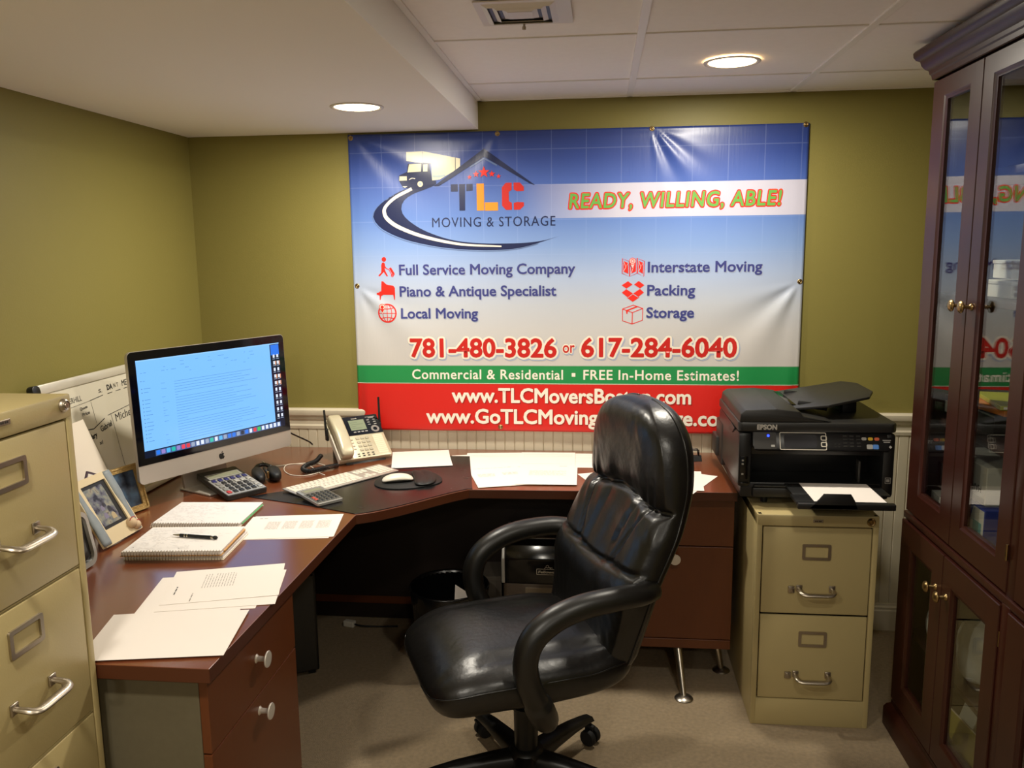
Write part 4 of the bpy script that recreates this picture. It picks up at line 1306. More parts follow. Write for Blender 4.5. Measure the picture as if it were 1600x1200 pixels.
let = para(-0.02, 0.072, 0.025, 12, 0.0068, 7) + words(-0.05, 0.0, 0.085, 0.003, 5, 1) + words(-0.1, -0.05, 0.04, 0.003, 6)
# letter lies turned, its text running away from the desk edge
let2 = [(-y_ - b_ - 0.03, x_, b_, a_, d_) for (x_, y_, a_, b_, d_) in let]
x, y = D(0.728, -1.527); sheet('paper_sheet', x, y, 12, 0.279, 0.225, 0, 'blank sheet under the printed letter at the near end of the desk', GL)
x, y = D(0.765, -1.508); sheet('paper_sheet', x, y, 14, 0.279, 0.222, 1, 'lowest sheet sticking out toward the curved edge under the printed letter', GL)
x, y = D(0.752, -1.470); sheet('paper_sheet', x, y, 17, 0.279, 0.216, 2, 'printed letter with a small dark heading lying between notebook and blank sheets', GL, lines=let2, curl=0.0006)
x, y = D(0.738, -1.752); sheet('paper_sheet', x, y, 13, 0.290, 0.216, 3, 'sheet mostly covered by the blank page nearest the camera', GL)
x, y = D(0.762, -1.764); sheet('paper_sheet', x, y, 10, 0.282, 0.225, 4, 'large blank sheet nearest the camera on the desk corner', GL)
doc = para(-0.085, -0.02, 0.035, 7, 0.006, 11) + para(0.01, 0.07, 0.04, 6, 0.006, 31) + words(-0.09, 0.06, 0.115, 0.0025, 9)
x, y = D(0.985, -0.150); sheet('paper_sheet', x, y, 13, 0.235, 0.262, 4, 'blank sheet between the desk phone and the pile of papers', GB)
x, y = D(0.992, -0.156); sheet('paper_sheet', x, y, 14.5, 0.225, 0.258, 5, 'second blank sheet lying on top next to the desk phone', GB)
x, y = D(1.265, -0.150); sheet('paper_sheet', x, y, 14, 0.279, 0.216, 0, 'page with ruled lines at back left of the paper pile', GB, lines=[(-0.12, 0.07, 0.24, 0.0012, 0), (-0.12, 0.095, 0.24, 0.0012, 0)])
x, y = D(1.290, -0.165); sheet('paper_sheet', x, y, 6, 0.230, 0.279, 1, 'sheet second from the left at the back of the paper pile', GB, lines=[(-0.1, 0.10, 0.2, 0.0012, 0), (-0.1, 0.075, 0.2, 0.0012, 0)])
x, y = D(1.345, -0.385); sheet('paper_sheet', x, y, 17, 0.216, 0.279, 2, 'angled printed page at the front left of the paper pile', GB, lines=doc)
x, y = D(1.655, -0.125); sheet('paper_sheet', x, y, 0, 0.216, 0.225, 0, 'sheet at back right of the pile, half hidden by the chair back', GB, lines=[(-0.1, 0.04, 0.2, 0.001, 0), (-0.1, -0.02, 0.2, 0.001, 0)])
x, y = D(1.505, -0.130); sheet('paper_sheet', x, y, 1.5, 0.222, 0.235, 3, 'form with ruled boxes at the back centre of the paper pile', GB, lines=[(-0.1, 0.05, 0.2, 0.0014, 0), (-0.1, 0.075, 0.2, 0.0014, 0), (-0.1, -0.07, 0.2, 0.0014, 0), (0.05, -0.105, 0.03, 0.002, 1)])
x, y = D(1.520, -0.372); sheet('paper_sheet', x, y, 1, 0.222, 0.255, 4, 'printed page at the front right of the paper pile', GB, lines=para(-0.07, 0.07, 0.06, 9, 0.0075, 21))
x, y = D(1.775, -0.395); sheet('paper_sheet', x, y, 22, 0.216, 0.216, 0, 'sheet whose corner shows just left of the chair back', GR)
x, y = D(2.005, -0.420); sheet('paper_sheet', x, y, -26, 0.200, 0.279, 1, 'sheet right of the chair back with its corner toward the printer', GR, lines=words(0.03, 0.06, 0.05, 0.002, 2) + words(-0.02, 0.03, -0.03, 0.002, 3))
x, y = D(1.985, -0.400); sheet('paper_sheet', x, y, -4, 0.216, 0.260, 2, 'straight sheet tucked behind the chair back nearest the printer', GR)
sheet('printed_page', 2.482, -0.70, 0, 0.215, 0.36, 0, 'white page lying in the black printer output tray', None, 'paper', z=0.8128, curl=0.0)

# ------------------------------------------------------------------ computer
IA = R(64)
IMX, IMY, IMZ = 0.226, -0.945, 0.840          # lower left corner of the front
IW, IH, IT = 0.658, 0.437, R(2.2)
EX = Vector((math.cos(IA), math.sin(IA), 0))
NF = Vector((math.sin(IA), -math.cos(IA), 0))          # towards the viewer
foot = Vector((IMX, IMY, 0)) + EX * IW / 2 - NF * 0.075
COMP = thing('desktop_computer', 'large silver all in one computer with a lit blue screen on the corner desk', 'computer', (foot.x, foot.y, DH), IA)
# local: x along the screen, -y towards the viewer
IM = Matrix.Translation((-IW / 2, -0.075, IMZ - DH)) @ Matrix.Rotation(-IT, 4, 'X') @ Matrix.Rotation(PI / 2, 4, 'X')   # x right, y up the face, z out
def ci(name, f, m_, par=COMP, auto=None, label=None):
    bm = newbm(); f(bm)
    for v in bm.verts:
        v.co = IM @ v.co
    return obj(name, bm, m_, par, auto=auto, label=label)
def shell(bm):
    prof = [(0.0, 0.0, 0.016), (-0.002, -0.001, 0.017), (-0.015, 0.001, 0.018), (-0.030, 0.030, 0.04), (-0.046, 0.10, 0.08)]
    rings = []
    for z, ins, rr in prof:
        rings.append([bm.verts.new((p[0] + IW / 2, p[1] + IH / 2, z)) for p in rrect(IW - 2 * max(ins, 0) + (0.0 if ins >= 0 else 0.0), IH - 2 * max(ins, 0), rr, 6)])
    n = len(rings[0])
    for a, b in zip(rings, rings[1:]):
        for i in range(n):
            bm.faces.new((a[i], b[i], b[(i + 1) % n], a[(i + 1) % n]))
    bm.faces.new(rings[0]); bm.faces.new(rings[-1][::-1])
    bmesh.ops.recalc_face_normals(bm, faces=bm.faces)
ci('housing', shell, M_ALU, auto=35)
CHIN = 0.062
def glass(bm):
    w2, h2 = IW - 0.003, IH - CHIN - 0.0015
    pts = []
    for sx, sy, a0, rr in ((1, 1, 0, 0.015), (-1, 1, 90, 0.015), (-1, -1, 180, 0.001), (1, -1, 270, 0.001)):
        for k in range(6):
            a = R(a0 + 18 * k)
            pts.append((IW / 2 + sx * (w2 / 2 - rr) + rr * math.cos(a), CHIN + h2 / 2 + sy * (h2 / 2 - rr) + rr * math.sin(a)))
    prism(bm, pts, 0.0002, 0.0014)
scr_b = ci('screen_bezel', glass, mat('black_glass', (6, 7, 16), 0.06))
# screen picture
def emis(name, rgb, st=1.0):
    return mat('screen_' + name, (0, 0, 0), 0.12, emit=st, emit_rgb=rgb)
SX0, SX1, SY0, SY1 = 0.026, IW - 0.026, CHIN + 0.022, IH - 0.030
SE = 1.35
E_BG = emis('page', (128, 194, 255), SE); E_DK = emis('wallpaper', (18, 32, 62), 0.8); E_TX = emis('text', (86, 140, 200), SE); E_SB = emis('sidebar', (150, 206, 255), SE)
E_DOCK = emis('dock', (70, 98, 150), SE)
ICON = [emis('icon_' + n, c, SE) for n, c in (('blue', (40, 120, 235)), ('white', (225, 235, 250)), ('sky', (80, 180, 240)), ('teal', (40, 190, 170)), ('violet', (150, 130, 200)), ('red', (235, 70, 90)), ('crimson', (220, 60, 70)), ('grey', (150, 165, 190)), ('green', (60, 190, 90)), ('orange', (220, 150, 110)), ('black', (30, 40, 60)))]
def rect(bm, x0, y0, x1, y1, z, mi=0):
    f = bm.faces.new([bm.verts.new(p) for p in ((x0, y0, z), (x1, y0, z), (x1, y1, z), (x0, y1, z))])
    f.material_index = mi
rnd = random.Random(12)
scr_o = ci('display', lambda bm: prism(bm, [(SX0, SY0), (SX1, SY0), (SX1, SY1), (SX0, SY1)], 0.0012, 0.00165), E_DK, scr_b, label='blue lit screen')
WX1, WY0 = SX1 - 0.046, SY0 + 0.024
def window(bm):
    z = 0.0019
    rect(bm, SX0 + 0.001, WY0, WX1, SY1 - 0.004, z, 0)
    rect(bm, SX0 + 0.001, SY1 - 0.004, SX1, SY1, z, 1)
    z = 0.0022
    for k in range(24):                                   # message list
        y = SY1 - 0.085 - k * 0.0092
        if y < WY0 + 0.006:
            break
        for x0, x1 in ((SX0 + 0.085, SX0 + 0.085 + rnd.uniform(0.006, 0.026)), (SX0 + 0.135, SX0 + rnd.uniform(0.36, 0.52))):
            if x0 > SX0 + 0.1 and rnd.random() < 0.12:
                x1 = x0 + rnd.uniform(0.01, 0.05)
            if x0 < SX0 + 0.1 and rnd.random() < 0.35:
                continue
            rect(bm, x0, y, x1, y + 0.0011, z, 2)
    for k in range(18):                                   # side bar
        y = SY1 - 0.070 - k * 0.0125
        if rnd.random() < 0.15:
            continue
        rect(bm, SX0 + 0.020, y, SX0 + 0.020 + rnd.uniform(0.008, 0.026), y + 0.0016, z, 2)
        rect(bm, SX0 + 0.012, y - 0.0003, SX0 + 0.015, y + 0.002, z, 3)
    for k in range(30):                                   # toolbar
        rect(bm, SX0 + 0.01 + rnd.random() * 0.5, SY1 - 0.05 + rnd.random() * 0.04, 0, 0, z, 2) if False else None
        x, y = SX0 + 0.01 + rnd.random() * 0.5, SY1 - 0.055 + int(rnd.random() * 4) * 0.012
        rect(bm, x, y, x + rnd.uniform(0.002, 0.02), y + 0.0013, z, 2)
ci('mail_window', window, [E_BG, E_SB, E_TX, E_DOCK], scr_o)
def icons(bm):
    z = 0.0022
    d0, d1 = SX0 + 0.040, SX1 - 0.022
    rect(bm, d0, SY0 + 0.0015, d1, SY0 + 0.0205, 0.0019, 0)
    order = [0, 4, 2, 3, 4, 5, 6, 7, 1, 1, 7, 3, 1, 2, 7, 0, 0, 7, 10, 0, 1, 6, 8, 1, 1, 1, 1, 1]
    n = len(order)
    for k, c in enumerate(order):
        cx = d0 + 0.010 + (d1 - d0 - 0.02) * k / (n - 1)
        w_ = 0.0072 if c != 1 else 0.006
        f = bm.faces.new([bm.verts.new((p[0], p[1], z)) for p in rrect(w_ * 2, 0.0145, 0.003 if c != 1 else 0.0008, 3, cx, SY0 + 0.0115)])
        f.material_index = 1 + c
    for r_ in range(10):                                  # desktop files
        for c in range(2):
            x, y = WX1 + 0.012 + c * 0.018, SY1 - 0.055 - r_ * 0.0255
            rect(bm, x, y, x + 0.009, y + 0.012, z, 1 + 1)
            rect(bm, x - 0.002, y - 0.006, x + 0.011, y - 0.0035, z, 1 + 7)
            if r_ in (1, 3, 4):
                rect(bm, x + 0.009, y - 0.004, x + 0.014, y + 0.012, 0.0021, 1 + 9)
    rect(bm, WX1 + 0.004, SY1 - 0.045, SX1 - 0.002, SY1 - 0.006, 0.0019, 1)
ci('screen_icons', icons, [E_DOCK] + ICON, scr_o)
def apple(bm):
    cx, cy, s = IW / 2 - 0.002, CHIN / 2, 0.0125
    pts = [(0.0, 0.62), (0.28, 0.74), (0.56, 0.72), (0.80, 0.56), (0.64, 0.32), (0.60, 0.08), (0.70, -0.16), (0.92, -0.32), (0.76, -0.68), (0.52, -0.98), (0.32, -1.04), (0.06, -0.95), (-0.18, -1.0), (-0.42, -1.04), (-0.68, -0.78), (-0.90, -0.34), (-0.96, 0.10), (-0.82, 0.50), (-0.56, 0.72), (-0.26, 0.72)]
    prism(bm, [(cx + p[0] * s, cy + p[1] * s * 0.95 - 0.001) for p in [(v.x, v.y) for v in catmull([(a, b, 0) for a, b in pts], 3, True)]], -0.0002, 0.0008)
    prism(bm, [(cx + p[0] * s, cy + p[1] * s * 0.95 - 0.001) for p in ((0.02, 0.74), (0.06, 1.02), (0.22, 1.24), (0.42, 1.34), (0.40, 1.06), (0.24, 0.84))], -0.0002, 0.0008)
ci('fruit_emblem', apple, mat('black_emblem', (10, 10, 12), 0.2))
bm = newbm()
box(bm, (0, -0.040, 0.004), (0.205, 0.165, 0.007), 0.003)
sec = [(-0.018, 0.004), (0.008, 0.14), (0.020, 0.25), (0.028, 0.25), (0.017, 0.13), (-0.004, 0.004)]
prism(bm, [(p[0] + 0.035, p[1]) for p in sec], -0.095, 0.095, 0, Matrix(((0, 0, 1, 0), (1, 0, 0, 0), (0, 1, 0, 0), (0, 0, 0, 1))), bev=0.002)
obj('stand', bm, M_ALU, COMP, auto=35)
bm = newbm()
def loc_in(par, p):
    return Matrix.Rotation(-par.rotation_euler[2], 4, 'Z') @ (Vector(p) - Vector(par.location))
pw = [(0.40, -0.34, 0.93), (0.42, -0.27, 0.90), (0.445, -0.17, 0.845), (0.47, -0.05, 0.785), (0.478, -0.022, 0.765)]
tube(bm, [loc_in(COMP, p) for p in catmull(pw, 8)], 0.0035, 8); obj('power_cord', bm, M_BLACK, COMP, smooth=True)

# ------------------------------------------------------------------ desk mat, keyboard, mouse
bm = newbm()
matpoly = [D(0.485, -0.715), D(0.735, -0.800)] + [D(0.920, -0.878)] + [(p[0] - 0.004, p[1] + 0.004) for p in ed2[2:]] + [(ed2[-1][0] + 0.012, ed2[-1][1] + 0.004), D(1.178, -0.092), D(0.985, -0.090), D(0.800, -0.365), D(0.600, -0.632)]
prism(bm, matpoly, 0.0, 0.0025, bev=0.0006)
dm = obj('desk_mat', bm, M_MAT, loc=(0, 0, DH + 0.0003)); tag(dm, 'large black vinyl desk mat under the keyboard in the desk corner', 'desk mat')
ZM = DH + 0.0030
kc = D(0.762, -0.500)
KB = thing('keyboard', 'slim white and aluminium keyboard lying diagonally on the black desk mat', 'keyboard', (kc[0], kc[1], ZM), R(54.7))
KM = Matrix.Rotation(R(2.5), 4, 'X')
bm = newbm(); t2 = newbm(); box(t2, (0, 0, 0.006), (0.440, 0.118, 0.005), 0.002); merge(bm, t2, KM)
for x in (-0.19, 0.19):
    cyl(bm, (x, 0.045, 0.0), (x, 0.045, 0.007), 0.008, 0.008, 12); cyl(bm, (x, -0.045, 0.0), (x, -0.045, 0.004), 0.008, 0.008, 12)
obj('case', bm, M_ALU, KB, auto=35)
_km = {}
def key(par, x, y, z, w_, d_, h_, m_, M_=None, name='key', label=None):
    k = (round(w_, 4), round(d_, 4), h_, m_.name)
    if k not in _km:
        bm = newbm(); box(bm, (0, 0, h_ / 2), (w_, d_, h_), min(0.0012, h_ * 0.4), seg=1)
        me = bpy.data.meshes.new('key'); bm.to_mesh(me); bm.free(); me.materials.append(m_)
        _km[k] = me
    o = bpy.data.objects.new(name, _km[k])
    COL.objects.link(o)
    o.parent = par
    L_ = Matrix.Translation((x, y, z))
    o.matrix_local = (M_ @ L_) if M_ is not None else L_
    if label:
        o['label'] = label
    return o
rows = [(0.049, 0.009, [1] * 14), (0.034, 0.0155, [1] * 13 + [1.5]), (0.0165, 0.0155, [1.5] + [1] * 13), (-0.001, 0.0155, [1.8] + [1] * 11 + [1.75]), (-0.0185, 0.0155, [2.3] + [1] * 10 + [2.3]), (-0.0375, 0.0175, [1, 1, 1.3, 5.6, 1.3, 1.1, 1.1][:7])]
for y, d_, ws in rows:
    tot = sum(ws)
    x = -0.213
    for q in ws:
        wk = 0.272 * q / tot
        key(KB, x + wk / 2, y, 0.0083, wk - 0.0025, d_, 0.0022, M_KEYW, KM)
        x += wk
for c in range(3):
    for y in (0.034, 0.0165):
        key(KB, 0.079 + c * 0.0185, y, 0.0083, 0.0155, 0.0155, 0.0022, M_KEYW, KM)
    key(KB, 0.079 + c * 0.0185, -0.0375, 0.0083, 0.0155, 0.0155, 0.0022, M_KEYW, KM)
key(KB, 0.0975, -0.0190, 0.0083, 0.0155, 0.0155, 0.0022, M_KEYW, KM)
for c in range(4):
    for y in (0.034, 0.0165, -0.001, -0.0185, -0.0375):
        key(KB, 0.146 + c * 0.0185, y, 0.0083, 0.0155, 0.0155, 0.0022, M_KEYW, KM)
pc_ = D(1.000, -0.475)
PAD = thing('mouse_pad', 'rounded black mouse pad with a padded wrist rest on the desk mat', 'mouse pad', (pc_[0], pc_[1], ZM), R(18))
bm = newbm()
pad = [(v.x, v.y) for v in catmull([(-0.120, -0.02, 0), (-0.09, -0.092, 0), (-0.01, -0.118, 0), (0.075, -0.098, 0), (0.122, -0.055, 0), (0.124, 0.02, 0), (0.09, 0.09, 0), (0.0, 0.118, 0), (-0.08, 0.085, 0)], 6, True)]
prism(bm, pad, 0, 0.004, bev=0.0012); obj('pad', bm, M_PADF, PAD, auto=40)
bm = newbm()
superellipsoid(bm, 0.040, 0.100, 0.009, 0.75, 0.6, 14, 40, lambda p: Vector((p.x + 0.066 - 1.4 * p.y * p.y, p.y - 0.006, p.z + 0.0095 - 0.0035 * math.exp(-(p.x / 0.010) ** 2) * (p.z > 0))))
obj('wrist_rest', bm, mat('black_wrist_rest', (20, 19, 18), 0.5), PAD, smooth=True)
mc = D(0.972, -0.500)
bm = newbm()
def mouse_def(p):
    return Vector((p.x, p.y, (p.z if p.z > 0 else p.z * 0.35) + 0.0045 - 0.10 * p.x * p.x / 0.057))
MOU = thing('computer_mouse', 'smooth white wireless mouse on the black mouse pad', 'mouse', (mc[0], mc[1], ZM + 0.0042), R(20))
superellipsoid(bm, 0.0575, 0.029, 0.0175, 1.0, 0.62, 16, 40, lambda p: Vector((p.x, p.y, max(p.z, 0) + 0.0065 * (1 - (p.x / 0.0575) ** 2) + 0.004)))
obj('shell', bm, M_WHITEPL, MOU, smooth=True)
bm = newbm(); superellipsoid(bm, 0.052, 0.026, 0.006, 0.7, 0.62, 8, 36, lambda p: Vector((p.x, p.y, p.z + 0.006))); obj('base', bm, M_DKGREY, MOU, smooth=True)

# ------------------------------------------------------------------ calculators
def calculator(label, cx, cy, rot, L_, W_, tilt, z, big):
    """local x from the display end (-) to the key end (+)"""
    t = thing('calculator', label, 'calculator', (cx, cy, z), R(rot), 'desk calculators')
    CM = Matrix.Translation((0, 0, 0.004)) @ Matrix.Rotation(R(tilt), 4, 'Y')
    def cc(name, f, m_, par=t, auto=None, label=None):
        bm = newbm(); f(bm)
        for v in bm.verts:
            v.co = CM @ v.co
        return obj(name, bm, m_, par, auto=auto, label=label)
    th = 0.018 if big else 0.010
    z0 = L_ / 2 * math.sin(R(tilt))
    CM = Matrix.Translation((0, 0, z0 + 0.0015)) @ Matrix.Rotation(R(tilt), 4, 'Y')
    cc('case', lambda bm: prism(bm, rrect(L_, W_, 0.008, 4), 0.0, th, bev=0.002), M_DKGREY if big else M_SILVER, auto=40)
    if big:
        cc('foot', lambda bm: box(bm, (-L_ / 2 + 0.03, 0, -z0 * 0.35), (0.03, W_ * 0.8, z0 * 0.75), 0.002), M_BLACK)
    else:
        cc('foot', lambda bm: box(bm, (-L_ / 2 + 0.015, 0, -z0 * 0.4), (0.012, W_ * 0.6, z0 * 0.8), 0.001), M_BLACK)
    kx0 = -L_ * 0.12 if big else -L_ * 0.14
    cc('key_plate', lambda bm: box2(bm, (kx0 - 0.004, -W_ / 2 + 0.003, th), (L_ / 2 - 0.004, W_ / 2 - 0.003, th + 0.0012), 0.0005), M_SILVER if big else mat('graphite_plate', (120, 118, 112), 0.35, 0.4))
    cc('display_frame', lambda bm: box2(bm, (-L_ / 2 + 0.016 + (0.022 if big else 0), -W_ / 2 + 0.012, th), (kx0 - 0.010, W_ / 2 - 0.012, th + 0.0016), 0.0006), M_SILVER if big else mat('grey_display_plate', (134, 130, 120), 0.35))
    cc('display', lambda bm: box2(bm, (-L_ / 2 + 0.022 + (0.022 if big else 0), -W_ / 2 + 0.018, th + 0.0012), (kx0 - 0.016, W_ / 2 - 0.018, th + 0.0022), 0.0003), M_LCD)
    nx, ny = (5, 6) if big else (5, 5)
    px_, py_ = (L_ / 2 - 0.010 - kx0) / nx, (W_ - 0.012) / ny
    for i in range(nx):
        for j in range(ny):
            m_ = M_BLACK
            if big:
                if i == 0:
                    m_ = mat('navy_key', (34, 36, 96), 0.4)
                elif j == ny - 1 or (i == 1 and j > 2):
                    m_ = M_SILVER
                elif j == 0:
                    m_ = M_RED if i == nx - 1 else mat('grey_key', (128, 126, 120), 0.4)
            else:
                m_ = M_REDO if (j == 0 and i in (2, 3)) else mat('charcoal_key', (34, 33, 33), 0.35)
            key(t, kx0 + px_ * (i + 0.5), -W_ / 2 + 0.006 + py_ * (j + 0.5), th + 0.001, px_ * 0.70, py_ * 0.66, 0.004 if big else 0.0028, m_, CM)
    return t
x, y = D(0.392, -0.640)
calculator('large grey desk calculator with a red key in front of the computer', x, y, -38, 0.235, 0.150, 9, DH + 0.0004, True)
x, y = D(0.752, -0.735)
calculator('small grey calculator with two red keys against the keyboard end', x, y, -41, 0.150, 0.098, 5, ZM, False)

# ------------------------------------------------------------------ desk phone
PH = thing('desk_phone', 'cream and black office desk phone with grey display and antennas', 'telephone', (0.724, -0.180, DH), R(38))
tl = R(40)
PM2 = Matrix.Translation((0, -0.105, 0.022)) @ Matrix.Rotation(tl, 4, 'X')    # x right, y up the slope, z out
def ph(name, f, m_, par=PH, auto=None, label=None):
    bm = newbm(); f(bm)
    for v in bm.verts:
        v.co = PM2 @ v.co
    return obj(name, bm, m_, par, auto=auto, label=label)
PW, PL = 0.225, 0.215
ph('base', lambda bm: (prism(bm, rrect(PW, PL, 0.008, 4, 0, PL / 2), -0.024, 0.0, bev=0.003)), M_PUTTYCREAM, auto=40)
ph('black_face', lambda bm: prism(bm, rrect(PW - 0.062, 0.098, 0.003, 3, 0.030, PL - 0.050), -0.001, 0.0022), M_BLACKGLOSS, label='gloss black upper panel')
bm = newbm()
prism(bm, [(-0.10, 0.0), (0.055, 0.0), (0.055, 0.125), (0.03, 0.135)], -0.085, 0.085, 0, Matrix(((0, 0, 1, 0), (1, 0, 0, 0), (0, 1, 0, 0), (0, 0, 0, 1))), bev=0.003)
obj('stand', bm, M_BLACK, PH, auto=40)
ph('display', lambda bm: box2(bm, (-0.020, PL - 0.075, 0.002), (0.048, PL - 0.022, 0.0034), 0.0006), M_GREENLCD)
ph('display_text', lambda bm: [rect(bm, -0.014, PL - 0.036 - k * 0.010, -0.014 + q, PL - 0.0345 - k * 0.010, 0.0037) for k, q in enumerate((0.03, 0.052, 0.02, 0.044))], mat('lcd_text', (84, 96, 74), 0.4))
def vt(bm):
    put_text(bm, 'vtech', -0.004, 0.021, PL - 0.016, 0.0055, Matrix.Translation((0, 0, 0.0026)), bold=0.02)
ph('lettering', vt, M_WHITEPL)
ph('feature_marks', lambda bm: [rect(bm, 0.060 + c * 0.026, PL - 0.030 - r_ * 0.012, 0.071 + c * 0.026, PL - 0.0265 - r_ * 0.012, 0.0026) for r_ in range(3) for c in range(2)] + [rect(bm, 0.058, PL - 0.014, 0.100, PL - 0.0115, 0.0026), rect(bm, 0.070, PL - 0.0195, 0.094, PL - 0.017, 0.0026)], M_SILVER)
for k in range(4):
    o = key(PH, -0.008 + k * 0.0165, PL - 0.085, 0.002, 0.012, 0.006, 0.0025, M_SILVER, PM2)
ph('navigation_ring', lambda bm: ringprism(bm, [(0.082 + 0.0175 * math.cos(i * PI / 12), PL - 0.078 + 0.0175 * math.sin(i * PI / 12)) for i in range(24)], [(0.082 + 0.009 * math.cos(i * PI / 12), PL - 0.078 + 0.009 * math.sin(i * PI / 12)) for i in range(24)], 0.001, 0.0042), M_CHROME)
for r_ in range(4):
    for c in range(3):
        key(PH, -0.008 + c * 0.0205, PL - 0.117 - r_ * 0.0195, 0.0, 0.0155, 0.0110, 0.003, mat('grey_cream_key', (176, 168, 146), 0.4), PM2)
    for c in range(1):
        key(PH, -0.034, PL - 0.120 - r_ * 0.016, 0.0, 0.010, 0.006, 0.002, mat('grey_cream_key', (176, 168, 146), 0.4), PM2)
for r_ in range(2):
    for c in range(4):
        key(PH, -0.028 + c * 0.0205, PL - 0.194 - r_ * 0.0105, 0.0, 0.010, 0.0048, 0.002, M_DKGREY, PM2)
ph('speed_dial_card', lambda bm: box2(bm, (0.058, 0.012, 0.0), (0.100, PL - 0.106, 0.0012), 0.0004), M_PAPERC)
ph('speed_dial_lines', lambda bm: [rect(bm, 0.060, 0.022 + k * 0.0098, 0.098, 0.0228 + k * 0.0098, 0.0016) for k in range(9)], mat('tan_ink', (190, 160, 120), 0.6))
def hs(bm):
    tb = newbm()
    L2 = PL * 0.98
    superellipsoid(tb, 0.026, L2 / 2, 0.020, 0.45, 0.30, 14, 40, lambda p: Vector((p.x * (1 + 0.10 * (p.y / (L2 / 2)) ** 2) - PW / 2 + 0.030, p.y + PL * 0.49, p.z + 0.022 + 0.010 * (1 - (p.y / (L2 / 2)) ** 2) - (0.008 if abs(p.y) > L2 * 0.3 and p.z < 0 else 0))))
    merge(bm, tb)
hset = ph('handset', hs, M_PUTTYCREAM)
for p in hset.data.polygons:
    p.use_smooth = True
ph('cradle_trim', lambda bm: box2(bm, (-PW / 2 - 0.002, 0.002, -0.022), (-PW / 2 + 0.004, PL * 0.62, 0.006), 0.002), M_WHITEPL)
for sx, zt in ((-1, 0.205), (1, 0.235)):
    bm = newbm()
    box(bm, (sx * (PW / 2 + 0.002), 0.030, 0.105), (0.010, 0.022, 0.050), 0.003)
    tube(bm, [(sx * (PW / 2 + 0.004), 0.030, 0.10), (sx * (PW / 2 + 0.005), 0.034, 0.15), (sx * (PW / 2 + 0.006), 0.040, zt)], lambda u: 0.0055 - 0.0012 * u, 10)
    obj('antenna', bm, M_BLACK, PH, auto=50)
bm = newbm()
a0 = [loc_in(PH, (p[0], p[1], p[2])) for p in [(0.600, -0.262, 0.775), (0.592, -0.31, 0.762), (0.575, -0.36, 0.761), (0.580, -0.42, 0.761), (0.612, -0.455, 0.761), (0.64, -0.43, 0.761), (0.668, -0.392, 0.761), (0.70, -0.36, 0.761)]]
cl_ = catmull(a0, 60)
hel = []
for i, p in enumerate(cl_):
    d = (cl_[min(i + 1, len(cl_) - 1)] - cl_[max(i - 1, 0)]).normalized()
    x_ = d.cross(Vector((0, 0, 1))).normalized(); y_ = d.cross(x_)
    an = i * 0.95
    hel.append(p + x_ * 0.0085 * math.cos(an) + y_ * 0.0085 * math.sin(an) + Vector((0, 0, 0.0025)))
tube(bm, hel, 0.0018, 5); obj('coiled_cord', bm, M_BLACK, PH, smooth=True)

# ------------------------------------------------------------------ small things on the desk
wc = [(0.335, -0.225), (0.405, -0.300), (0.485, -0.262), (0.556, -0.240), (0.625, -0.285), (0.638, -0.352), (0.600, -0.425), (0.535, -0.425), (0.480, -0.358), (0.468, -0.285), (0.548, -0.286), (0.632, -0.386), (0.665, -0.418)]
bm = newbm(); tube(bm, catmull([(D(*p)[0], D(*p)[1], DH + 0.0022 + (0.0035 if i in (9, 10) else 0)) for i, p in enumerate(wc)], 10), 0.0016, 7)
cb = obj('charging_cable', bm, M_WHITEPL, smooth=True); tag(cb, 'thin white cable looped on the desk between computer and phone', 'cable')
hx, hy = D(0.470, -0.508)
HS_ = thing('folded_headset', 'small black folded headset with a metal clip at the computer foot', 'headset', (hx, hy, DH), R(-60))
bm = newbm(); superellipsoid(bm, 0.075, 0.022, 0.022, 0.7, 0.8, 14, 30, lambda p: Vector((p.x - 0.01, p.y - 0.028, p.z + 0.023))); obj('ear_cup', bm, M_PADF, HS_, smooth=True)
bm = newbm(); superellipsoid(bm, 0.070, 0.024, 0.021, 0.7, 0.8, 14, 30, lambda p: Vector((p.x - 0.02, p.y + 0.030, p.z + 0.0215))); obj('ear_cup', bm, M_PADF, HS_, smooth=True)
bm = newbm(); tube(bm, catmull([(-0.08, -0.03, 0.03), (-0.11, -0.015, 0.034), (-0.115, 0.01, 0.034), (-0.085, 0.03, 0.03)], 6), 0.008, 8); tube(bm, [(-0.06, 0.0, 0.035), (0.03, 0.0, 0.038)], 0.006, 8); obj('headband', bm, M_BLACK, HS_, smooth=True)
bm = newbm(); box(bm, (0.040, 0.000, 0.034), (0.012, 0.009, 0.026), 0.002); obj('clip', bm, M_BRASS, HS_)

